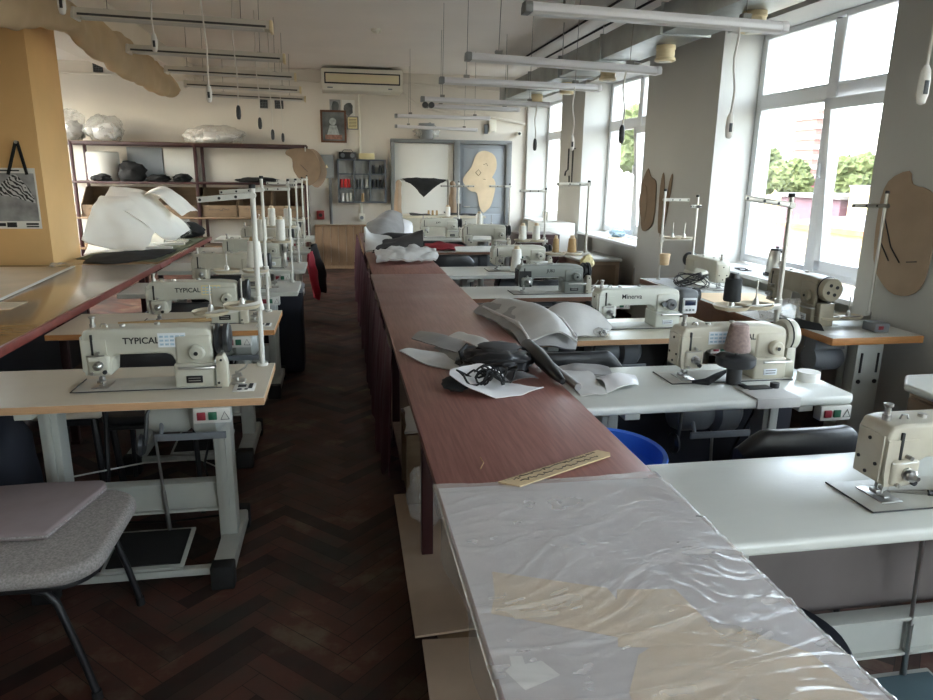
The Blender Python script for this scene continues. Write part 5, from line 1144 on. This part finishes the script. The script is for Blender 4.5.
pattern('pale cardboard pattern shaped like a boot hung on grey door', [(.1, .9), (.27, .82), (.3, .62), (.2, .4), (.26, .25), (.2, .02), (.1, -.1), (.02, .02), (-.02, .22), (-.12, .25), (-.2, .32), (-.26, .45), (-.12, .64), (-.04, .84)], (2.28, 11.69, 1.02), (0, 0, 0), 'cardboard_pale', .006, marks=[[(-.05, .55), (0, .6), (.04, .55), (0, .5), (-.05, .55)], [(.08, .68), (.13, .7), (.15, .66)], [(.08, .45), (.12, .44)]])
pattern('second pale cardboard pattern under the boot shape on grey door', [(.02, .28), (.14, .5), (.24, .42), (.22, .2), (.15, .0), (.05, -.02)], (2.33, 11.7, 1.0), (0, 0, 0), 'cardboard_pale')
t_ = (PI/2)
pattern('big tan cardboard pattern on the near pier at right edge', [(-.06, .52), (-.02, .45), (.1, .42), (.17, .33), (.18, .0), (.12, -.13), (-.02, -.16), (-.14, -.1), (-.22, .02), (-.24, .3), (-.2, .46)], (3.085, 3.42, 1.1), (0, 0, t_*-1), 'cardboard', .006, marks=[[(-.2, .3), (-.1, .1), (-.02, .02)], [(-.2, .14), (-.1, .02)], [(.1, .04), (.03, .03)]])
for k, (lab, pts, loc) in enumerate((('dark cardboard pattern with jagged top on the middle pier', [(-.2, .42), (-.17, .5), (-.06, .62), (.02, .54), (.14, .5), (.17, .38), (.15, .1), (.0, .0), (-.12, .02), (-.16, .2)], (3.088, 6.82, 1.02)), ('cardboard pattern with scalloped side at the window corner', [(-.06, .3), (.0, .36), (.08, .3), (.1, .1), (.05, -.02), (-.04, .06), (-.09, .18)], (3.082, 6.94, 1.12)), ('narrow cardboard pattern on the middle pier right of jagged one', [(-.05, .45), (.0, .58), (.05, .4), (.05, .1), (.0, 0), (-.04, .1)], (3.088, 6.52, 1.02)), ('long slanted cardboard strip at right of the middle pier patterns', [(.02, .5), (.08, .54), (.02, .2), (-.06, .0), (-.1, .02)], (3.088, 6.4, 1.02)))):
    pattern(lab, pts, loc, (0, 0, -PI/2), 'cardboard_dark', .005)
for dx, lab in ((0, 'wire hook on the far narrow pier, taller one'), (.18, 'wire hook on the far narrow pier, shorter one')):
    g = G(); g.tube([(3.09, 9.2+dx, 1.9), (3.06, 9.2+dx, 1.9), (3.06, 9.2+dx, 1.45+dx), (3.06, 9.3+dx, 1.42+dx), (3.06, 9.32+dx, 1.55)], .012); tag(g.build('hanging_wire_hook', M['dark_plastic']), lab, 'hook')
# wall organiser
t = thing('thread_organiser', 'grey blue three by three wall organiser of thread spools', 'organiser', (0, 11.66, 1.07))
g = G()
for k in range(4): g.box(-.01+.25*k, .012+.25*k, 0, .13, 0, .68)
for k in range(4): g.box(0, .76, 0, .13, .22*k, .22*k+.02)
g.build('frame', mat('organiser_paint', srgb(92, 98, 106), .6) , t); g = G(); g.box(0, .76, .125, .135, 0, .68); g.build('back_panel', mat('organiser_back', srgb(188, 188, 184), .6), t)
SP = [(.04, 1, 'thread_red'), (.1, 1, 'thread_red'), (.155, 1, 'thread_red'), (.05, 0, 'thread_white'), (.12, 0, 'thread_white'), (.18, 0, 'thread_white'), (.3, 1, 'dark_plastic'), (.36, 1, 'grey_plastic'), (.44, 1, 'thread_white'), (.55, 1, 'thread_black'), (.61, 1, 'thread_black'), (.67, 1, 'thread_black'), (.55, 2, 'thread_black'), (.66, 2, 'thread_black'), (.72, 2, 'thread_black'), (.37, 0, 'thread_tan')]
names = {0: 'bottom', 1: 'middle', 2: 'top'}; cn = {'thread_red': 'red', 'thread_white': 'white', 'thread_black': 'black', 'dark_plastic': 'charcoal', 'grey_plastic': 'grey', 'thread_tan': 'tan'}
oc = {}
for x, r_, m_ in SP:
    kx = (r_, m_); oc[kx] = oc.get(kx, 0)+1; tot = sum(1 for a_ in SP if (a_[1], a_[2]) == kx); od = ['first', 'second', 'third'][oc[kx]-1]
    g = G(); g.lathe([(0, 0), (.027, 0), (.027, .006), (.024, .008), (.022, .122), (.027, .124), (.027, .13), (0, .13)], (x+.012, 11.71, 1.09+.22*r_), n=12)
    tag(g.build('thread_spool', M[m_]), (od+' ' if tot > 1 else 'single ')+cn[m_]+' thread spool from the left in '+names[r_]+' row of wall organiser', 'thread spool', 'spools in the wall organiser')
t = thing('radio', 'black radio on top of the wall organiser', 'radio', (.02, 11.66, 1.751)); g = G(); g.box(0, .27, 0, .12, 0, .11, .012); g.build('case', M['black'], t); g = G(); g.cyl((.06, 0, .055), (.06, -.006, .055), .035); g.build('speaker', M['grey_plastic'], t); g = G(); g.cyl((.21, 0, .055), (.21, -.006, .055), .035); g.build('speaker', M['grey_plastic'], t); g = G(); g.tube([(.05, .06, .11), (.08, .06, .14), (.2, .06, .14), (.22, .06, .11)], .006); g.build('handle', M['black'], t)
g = G(); g.box(.33, .58, 11.68, 11.76, 1.751, 1.845, .005); tag(g.build('yellow_box', M['yellow']), 'pale yellow box on top of the wall organiser', 'box')
t = thing('framed_picture', 'framed devotional style picture in brown frame below the air conditioner', 'picture', (-.25, 11.76, 2.0))
g = G(); g.box(0, .4, 0, .03, 0, .03); g.box(0, .4, 0, .03, .46, .49); g.box(0, .03, 0, .03, .03, .46); g.box(.37, .4, 0, .03, .03, .46); g.build('frame', M['picture_frame'], t)
g = G(); g.box(.03, .37, .015, .025, .03, .46); pc = g.build('picture', M['picture'], t); g = G(); g.lathe([(0, 0), (.055, 0), (.055, .002), (0, .002)], (.19, .012, .32), 'y', 18); g.prism([(.1, .12), (.29, .12), (.25, .26), (.14, .26)], .011, .014, 'xz'); g.build('figure_print', mat('pale_print', srgb(170, 176, 176), .6, var=.3, scale=20), pc); g = G(); g.box(.07, .33, .011, .014, .05, .12); g.build('caption_print', mat('rust_print', srgb(150, 110, 96), .6, var=.4, scale=30), pc)
t = thing('framed_notice', 'small framed notice right of the framed picture', 'frame', (.16, 11.77, 2.205)); g = G(); g.box(0, .18, 0, .02, 0, .2, .003); g.build('frame', M['frame_grey'], t); g = G(); g.box(.015, .165, -.003, 0, .015, .185); pp = g.build('paper', M['yellow'], t); g = G()
for k in range(6): g.box(.03, .15, -.0045, -.003, .04+.022*k, .046+.022*k)
g.build('printed_lines', M['ink'], pp)
for x, z, w, h, m_, lab in ((-.1, 2.43, .17, .22, 'print_grey', 'dark photo print pinned above the framed picture'), (.09, 2.38, .2, .27, 'paper', 'pale photo print pinned right of the dark one')):
    g = G(); g.box(x, x+w, 11.79, 11.796, z, z+h); t = tag(g.build('pinned_print', M[m_]), lab, 'print'); g = G(); g.blob((x+w*.5, 11.79, z+h*.5), (w*.35, .003, h*.35), .4, 3, x*9, 2); g.build('photo', M['picture'], t)
t = thing('electrical_box', 'grey electrical box on the wall with conduit down to floor', 'electrical box', (-.28, 11.62, 1.45)); g = G(); g.box(0, .21, 0, .16, 0, .36, .006); g.build('cabinet', M['frame_grey'], t); g = G(); g.prism([(.08, .16), (.13, .16), (.105, .21)], -.004, 0, 'xz'); g.build('warning_mark', M['yellow'], t); g = G(); g.cyl((.15, .12, 0), (.15, .12, -.72), .025); g.build('conduit', M['frame_grey'], t)
t = thing('alarm_button', 'small red alarm box on wall beside the grey conduit', 'alarm', (-.36, 11.74, .8)); g = G(); g.box(0, .12, 0, .06, 0, .14, .01); g.build('box', M['tape_red'], t); g = G(); g.cyl((.06, 0, .07), (.06, -.02, .07), .03); g.build('button', M['black'], t)
t = thing('wall_socket', 'white wall socket under the organiser at end of conduit', 'socket', (.31, 11.74, .77)); g = G(); g.box(0, .1, 0, .05, 0, .12, .008); g.build('plate', M['cream_white'], t); g = G(); g.cyl((.05, 0, .06), (.05, -.004, .06), .03); g.build('outlet', M['grey_plastic'], t)
t = thing('plastic_vase', 'clear wrapped bucket on top of the white panel frame', 'bucket', (1.42, 11.7, 2.081)); g = G(); g.lathe([(0, 0), (.1, 0), (.13, .24), (.12, .24), (.09, .01), (0, .01)], n=20); g.build('bucket', M['grey_plastic'], t); g = G(); g.blob((0, 0, .12), (.2, .09, .12), .45, 3, 5, 3, floor=.0); g.build('wrapping', M['bag'], t, smooth=60)
# clothes rail, worktop with tools before the white panel
t = thing('clothes_rail', 'thin metal rail stand before the white panel', 'rail', (0, 10.9, 0))
for x in (.92, 1.66): 
    g = G(); g.tube([(x, 0, 0), (x, 0, 1.45)], .018); g.build('post', M['steel'], t)
g = G(); g.tube([(.92, 0, 1.45), (1.66, 0, 1.45)], .016); g.build('cross_bar', M['steel'], t)
sheet('hanging_garment', 'black cloth thrown over the rail before the white panel', [[(.95, 10.88, 1.46), (1.15, 10.86, 1.48), (1.35, 10.86, 1.48), (1.62, 10.88, 1.46)], [(.98, 10.86, 1.44), (1.18, 10.84, 1.41), (1.34, 10.84, 1.4), (1.6, 10.86, 1.44)], [(1.1, 10.86, 1.42), (1.25, 10.85, 1.22), (1.3, 10.85, 1.22), (1.5, 10.86, 1.42)]], 'black_cloth', 'garment', .012, 9, 3, .008)
for x, lab, m_ in ((.88, 'tan coat hanging at left post of the metal rail', 'cardboard'), (1.72, 'brown coat hanging at right post of the metal rail', 'cardboard_dark')):
    g = G(); g.loft([[(x-.03, 10.86, 1.42), (x, 10.84, 1.46), (x+.03, 10.86, 1.42)], [(x-.045, 10.85, 1.0), (x, 10.82, 1.0), (x+.045, 10.85, 1.0)], [(x-.05, 10.86, .7), (x, 10.83, .7), (x+.05, 10.86, .7)]], 12, 14, .025, 6, x, .02); tag(g.build('hanging_coat', M[m_], smooth=60), lab, 'coat')
t = thing('back_workbench', 'pale workbench along the white panel at the back', 'work table', (.9, 10.15, 0)); g = G(); g.box(0, 1.2, 0, .5, .93, .96, .003); g.build('tabletop', M['lam_cream'], t); g = G(); g.box(.03, 1.17, .02, .04, .3, .93, .003); g.build('front_panel', M['machine'], t)
for x in (.03, 1.13): 
    g = G(); g.box(x, x+.04, .05, .45, 0, .93); g.build('leg', M['stand'], t)
g = G(); g.cyl((1.73, 10.3, .961), (1.73, 10.3, 1.13), .03); tag(g.build('black_bottle', M['black']), 'slim black bottle standing on the pale back workbench', 'bottle')
for k, x in enumerate((1.28, 1.34, 1.4)):
    g = G(); g.lathe([(0, 0), (.018, 0), (.014, .07), (0, .07)], (x, 10.3, .961), n=10); tag(g.build('small_spool', M['thread_tan']), ['left', 'middle', 'right'][k]+' small tan spool on the pale back workbench', 'thread spool', 'spools on the back workbench')
sheet('dark_scrap', 'dark fabric scrap on left of the pale back workbench', [[(1.0, 10.2, .97), (1.3, 10.2, .97)], [(1.0, 10.35, .99), (1.3, 10.35, .98)]], 'dark_cloth', 'fabric', .01, 9, 3, .006, 12, 8, .965)
sheet('dark_scrap', 'green black fabric scrap on right of the pale back workbench', [[(1.55, 10.2, .97), (1.95, 10.2, .97)], [(1.5, 10.35, 1.0), (2.0, 10.35, .98)]], 'black_cloth', 'fabric', .014, 9, 5, .006, 12, 8, .965)
# coats, bins on the aisle
sheet('red_coat', 'red coat hanging at aisle end of the fifth left table', [[(-.32, 7.3, .74), (-.29, 7.45, .76), (-.3, 7.6, .74)], [(-.29, 7.28, .5), (-.24, 7.42, .5), (-.28, 7.6, .5)], [(-.28, 7.3, .3), (-.22, 7.42, .25), (-.27, 7.6, .3)]], 'red_cloth', 'coat', .02, 6, 2, .02)
sheet('black_coat', 'black coat hanging behind the red coat at aisle', [[(-.31, 7.62, .78), (-.25, 7.75, .8), (-.3, 7.9, .78)], [(-.28, 7.6, .5), (-.16, 7.75, .5), (-.28, 7.9, .5)], [(-.27, 7.62, .3), (-.17, 7.75, .28), (-.27, 7.9, .3)]], 'black_cloth', 'coat', .02, 6, 4, .02)
t = thing('waste_bin', 'tall navy bin lined with a bag between third and fourth left tables', 'bin', (-.46, 5.68, 0)); g = G(); g.prism([(-.15, -.15), (.15, -.15), (.15, .15), (-.15, .15)], 0, .66, 'xy', .03, 3); g.build('body', M['navy'], t); g = G(); g.box(-.165, .165, -.165, .165, .65, .685, .012); g.build('rim', M['grey_plastic'], t)
g = G(); g.blob((-1.38, 2.95, .3), (.11, .2, .33), .12, 2, 3, floor=.0); tag(g.build('navy_sack', M['navy'], smooth=60), 'dark navy sack under the left end of nearest left table', 'sack')
g = G(); g.tube([(-1.35, 2.7, .12), (-1.15, 3.0, .3), (-1.0, 3.5, .14), (-.8, 3.8, .02), (-.6, 3.6, .01)], .004, 6); tag(g.build('floor_cable', M['cord_white']), 'thin pale cable trailing under the nearest left table', 'cable')
# window wall odds and ends
t = thing('glass_kettle', 'glass and steel kettle on base on the near window sill', 'kettle', (3.28, 4.86, .843)); g = G(); g.lathe([(0, 0), (.085, 0), (.085, .018), (.07, .022), (0, .022)], n=24); g.build('base', M['black'], t); g = G(); g.lathe([(.068, .024), (.072, .03), (.058, .16), (.05, .19), (.046, .19), (.054, .16), (.067, .034), (.0, .03)], n=24); g.build('body', M['steel'], t); g = G(); g.lathe([(.05, .19), (.045, .205), (.012, .21), (.012, .222), (0, .222)], n=20); g.build('lid', M['black'], t); g = G(); g.tube([(0, -.05, .19), (0, -.1, .18), (0, -.105, .1), (0, -.065, .06)], .009); g.build('handle', M['black'], t)
g = G(); g.tube([(3.2, 5.1, .852), (3.22, 5.18, .855), (3.16, 5.22, .852), (3.14, 5.1, .852), (3.2, 5.04, .852)], .006, 6); tag(g.build('black_cable', M['rubber']), 'coiled black cable lying beside the glass kettle', 'cable')
g = G()
rn = random.Random(9)
for k in range(9):
    r_ = rn.uniform(.06, .14); ph = rn.uniform(0, 6); tl = rn.uniform(-.5, .5)
    g.tube([(2.62+r_*math.cos(a_), 4.9+r_*math.sin(a_), .79+.04*math.sin(a_+ph)*1.0+.004*k) for a_ in [q*2*PI/18 for q in range(18)]], .004, 5, closed=True)
tag(g.build('wire_tangle', M['dark_plastic']), 'tangle of dark wire loops on the long wall bench', 'wire')
for lab, pts, m_, z in (('beige paper pattern lying on the long wall bench edge', [(2.42, 4.1), (2.9, 4.15), (2.95, 4.55), (2.45, 4.6)], 'paper_beige', .761), ('white paper sheet on near end of the long wall bench', [(2.42, 3.66), (2.6, 3.66), (2.62, 4.0), (2.42, 4.05)], 'paper', .761), ('pale blue paper sheet at far end of the long wall bench', [(2.45, 4.7), (2.6, 4.65), (2.62, 5.3), (2.42, 5.3)], 'sticker', .761)):
    flat('paper_sheet', lab, pts, z, .002, m_, 'paper')
sheet('clear_wrap', 'crumpled clear wrap beside the tan wall bench machine', [[(2.44, 3.7, .77), (2.5, 3.6, .77), (2.56, 3.5, .79)], [(2.5, 3.85, .82), (2.57, 3.72, .85), (2.6, 3.58, .91)], [(2.56, 3.9, .78), (2.6, 3.8, .82), (2.63, 3.64, .85)]], 'bag', 'wrap', .02, 12, 3, .003, 20, 20, .765)
sheet('black_pad', 'black padded cloth at foot of the tan wall bench machine', [[(2.46, 3.5, .765), (2.54, 3.4, .765), (2.6, 3.35, .765)], [(2.47, 3.6, .79), (2.55, 3.5, .8), (2.62, 3.42, .79)], [(2.5, 3.66, .765), (2.58, 3.58, .765), (2.64, 3.5, .765)]], 'black_cloth', 'cloth', .008, 9, 3, .008, 18, 14, .764)
t = thing('control_unit', 'small grey box with red switch on orange edged bench', 'switch box', (2.86, 3.28, .76)); g = G(); g.box(0, .09, 0, .1, 0, .05, .005); g.build('box', M['grey_plastic'], t); g = G(); g.box(.02, .05, -.004, .002, .015, .035, .002); g.build('switch', M['red_button'], t)
t = thing('corner_cabinet', 'brown cabinet with rounded pale top at right picture edge', 'cabinet', (0, 0, 0)); g = G(); g.prism([(2.33, 2.02), (2.4, 1.92), (2.95, 1.92), (2.95, 2.5), (2.4, 2.5), (2.33, 2.42)], .0, .72, 'xy', .01); g.build('body', M['cardboard'], t); g = G(); g.prism([(2.27, 2.05), (2.36, 1.9), (2.98, 1.88), (2.98, 2.54), (2.4, 2.54), (2.29, 2.42)], .722, .755, 'xy', .012, 3); g.build('top', M['lam_grey'], t); g = G(); g.box(2.3, 2.33, 2.05, 2.4, .05, .7, .004); g.build('door', M['cardboard_dark'], t)
g = G(); g.box(2.42, 2.7, 2.0, 2.2, .757, .84, .015); tag(g.build('blue_case', M['blue_bright']), 'blue case on top of the brown cabinet at right edge', 'case')
t = thing('side_cabinet', 'low brown cabinet with pale top under the middle window', 'cabinet', (2.62, 7.5, 0)); g = G(); g.box(.02, .5, .02, .8, 0, .62, .004); g.build('body', M['cardboard'], t); g = G(); g.box(0, .52, 0, .82, .62, .65, .004); g.build('top', M['lam_grey'], t); g = G(); g.box(.05, .45, .01, .02, .05, .58, .004); g.build('door', M['cardboard_dark'], t)
t = thing('white_cupboard', 'white cupboard by the far narrow pier', 'cupboard', (2.52, 8.85, 0)); g = G(); g.box(0, .5, 0, .5, 0, .95, .004); g.build('body', M['white_board'], t); g = G(); g.box(.03, .47, -.012, 0, .08, .9, .004); g.build('door', M['white_board'], t)
t = thing('dark_cabinet', 'dark brown cabinet behind the stand with tan cones', 'cabinet', (2.05, 8.0, 0)); g = G(); g.box(0, .5, 0, .45, 0, .88, .004); g.build('body', M['maroon_metal'], t); g = G(); g.box(.03, .47, -.012, 0, .45, .84, .004); dd = g.build('drawer', M['maroon_metal'], t); g = G(); g.cyl((.25, -.012, .64), (.25, -.03, .64), .015); g.build('knob', M['steel'], dd)
t = thing('white_carton', 'open white carton on the far window sill', 'box', (3.16, 10.55, .843)); g = G(); g.box(0, .2, 0, .012, 0, .16); g.box(0, .2, .28, .292, 0, .16); g.box(0, .012, .012, .28, 0, .16); g.box(.188, .2, .012, .28, 0, .16); g.box(0, .2, .0, .292, -.0005, .006); g.build('carton', M['paper'], t); g = G(); g.box(.02, .18, .02, .26, .006, .1, .01); g.build('brown_contents', M['cardboard_dark'], t)
g = G(); g.blob((3.3, 8.1, .885), (.09, .12, .05), .4, 3, 3, floor=.8435); tag(g.build('blue_plastic_wrap', mat('pale_blue_wrap', srgb(176, 206, 226), .4, var=.1), smooth=60), 'pale blue plastic wrap on the middle window sill', 'wrap')
flat('sill_board', 'flat cardboard sheet lying on the middle window sill', [(3.12, 7.4), (3.3, 7.45), (3.34, 7.95), (3.14, 8.0)], .8435, .006, 'cardboard_pale', 'cardboard')
t = thing('radiator_pipe', 'thick heating pipe bend under the middle window sill', 'pipe', (0, 0, 0)); g = G(); g.tube([(3.24, 7.2, .1), (3.24, 7.2, .55), (3.24, 7.28, .62), (3.24, 7.36, .55), (3.24, 7.36, .1)], .028, 10); g.build('pipe', M['pier'], t)
# bits on the floor
g = G(); g.blob((-.35, 1.6, .004), (.012, .01, .004), .3, 3, 1, 2); tag(g.build('paper_crumb', M['paper'], smooth=60), 'tiny pale paper crumb on the parquet in the foreground', 'crumb')

# ================================================================== LIGHT AND CAMERA
w = bpy.data.worlds.new('daylight'); bpy.context.scene.world = w; w.use_nodes = True
bg = w.node_tree.nodes['Background']; N, L = w.node_tree.nodes, w.node_tree.links
sky = N.new('ShaderNodeTexSky'); sky.sky_type = 'NISHITA'; sky.sun_disc = False; sky.sun_elevation = math.radians(42); sky.sun_rotation = math.radians(250); sky.dust_density = 3; sky.air_density = 1.0
mxw = N.new('ShaderNodeMix'); mxw.data_type = 'RGBA'; mxw.inputs['Factor'].default_value = .8; L.new(sky.outputs[0], mxw.inputs['A']); mxw.inputs['B'].default_value = (SKYC[0], SKYC[1], SKYC[2], 1)
L.new(mxw.outputs['Result'], bg.inputs['Color']); bg.inputs['Strength'].default_value = SKYS
sl = bpy.data.lights.new('sun', 'SUN'); sl.energy = SUNE; sl.angle = math.radians(2); sl.color = (1, .93, .8)
so = bpy.data.objects.new('sun', sl); C.objects.link(so); so.rotation_euler = V((0, .6, -.8)).to_track_quat('-Z', 'Y').to_euler()
for i, (a, b_) in enumerate(NICHES):
    pl_ = bpy.data.lights.new('window_portal', 'AREA'); pl_.shape = 'RECTANGLE'; pl_.size = b_-a; pl_.size_y = ZT-ZS; pl_.cycles.is_portal = True
    po = bpy.data.objects.new('window_portal', pl_); C.objects.link(po); po.location = (3.66, (a+b_)/2, (ZS+ZT)/2); po.rotation_euler = V((-1, 0, 0)).to_track_quat('-Z', 'Y').to_euler()

cam = bpy.data.cameras.new('camera'); co = bpy.data.objects.new('camera', cam); C.objects.link(co)
cam.sensor_width = 36; cam.lens = 36*700/933; cam.clip_start = .05; cam.clip_end = 500
Rm = CAMR
co.matrix_world = Matrix(((Rm[0][0], -Rm[0][1], -Rm[0][2], 0), (Rm[1][0], -Rm[1][1], -Rm[1][2], 0), (Rm[2][0], -Rm[2][1], -Rm[2][2], 1.58), (0, 0, 0, 1)))
sc = bpy.context.scene; sc.camera = co
vs = sc.view_settings; vs.view_transform = 'Standard'; vs.look = 'None'; vs.gamma = 1; vs.use_curve_mapping = False; vs.exposure = EXPO
sc.cycles.use_denoising = True; sc.cycles.max_bounces = 10; sc.cycles.diffuse_bounces = 5; sc.cycles.transparent_max_bounces = 12
sc.cycles.sample_clamp_indirect = 8; sc.cycles.caustics_reflective = False; sc.cycles.caustics_refractive = False
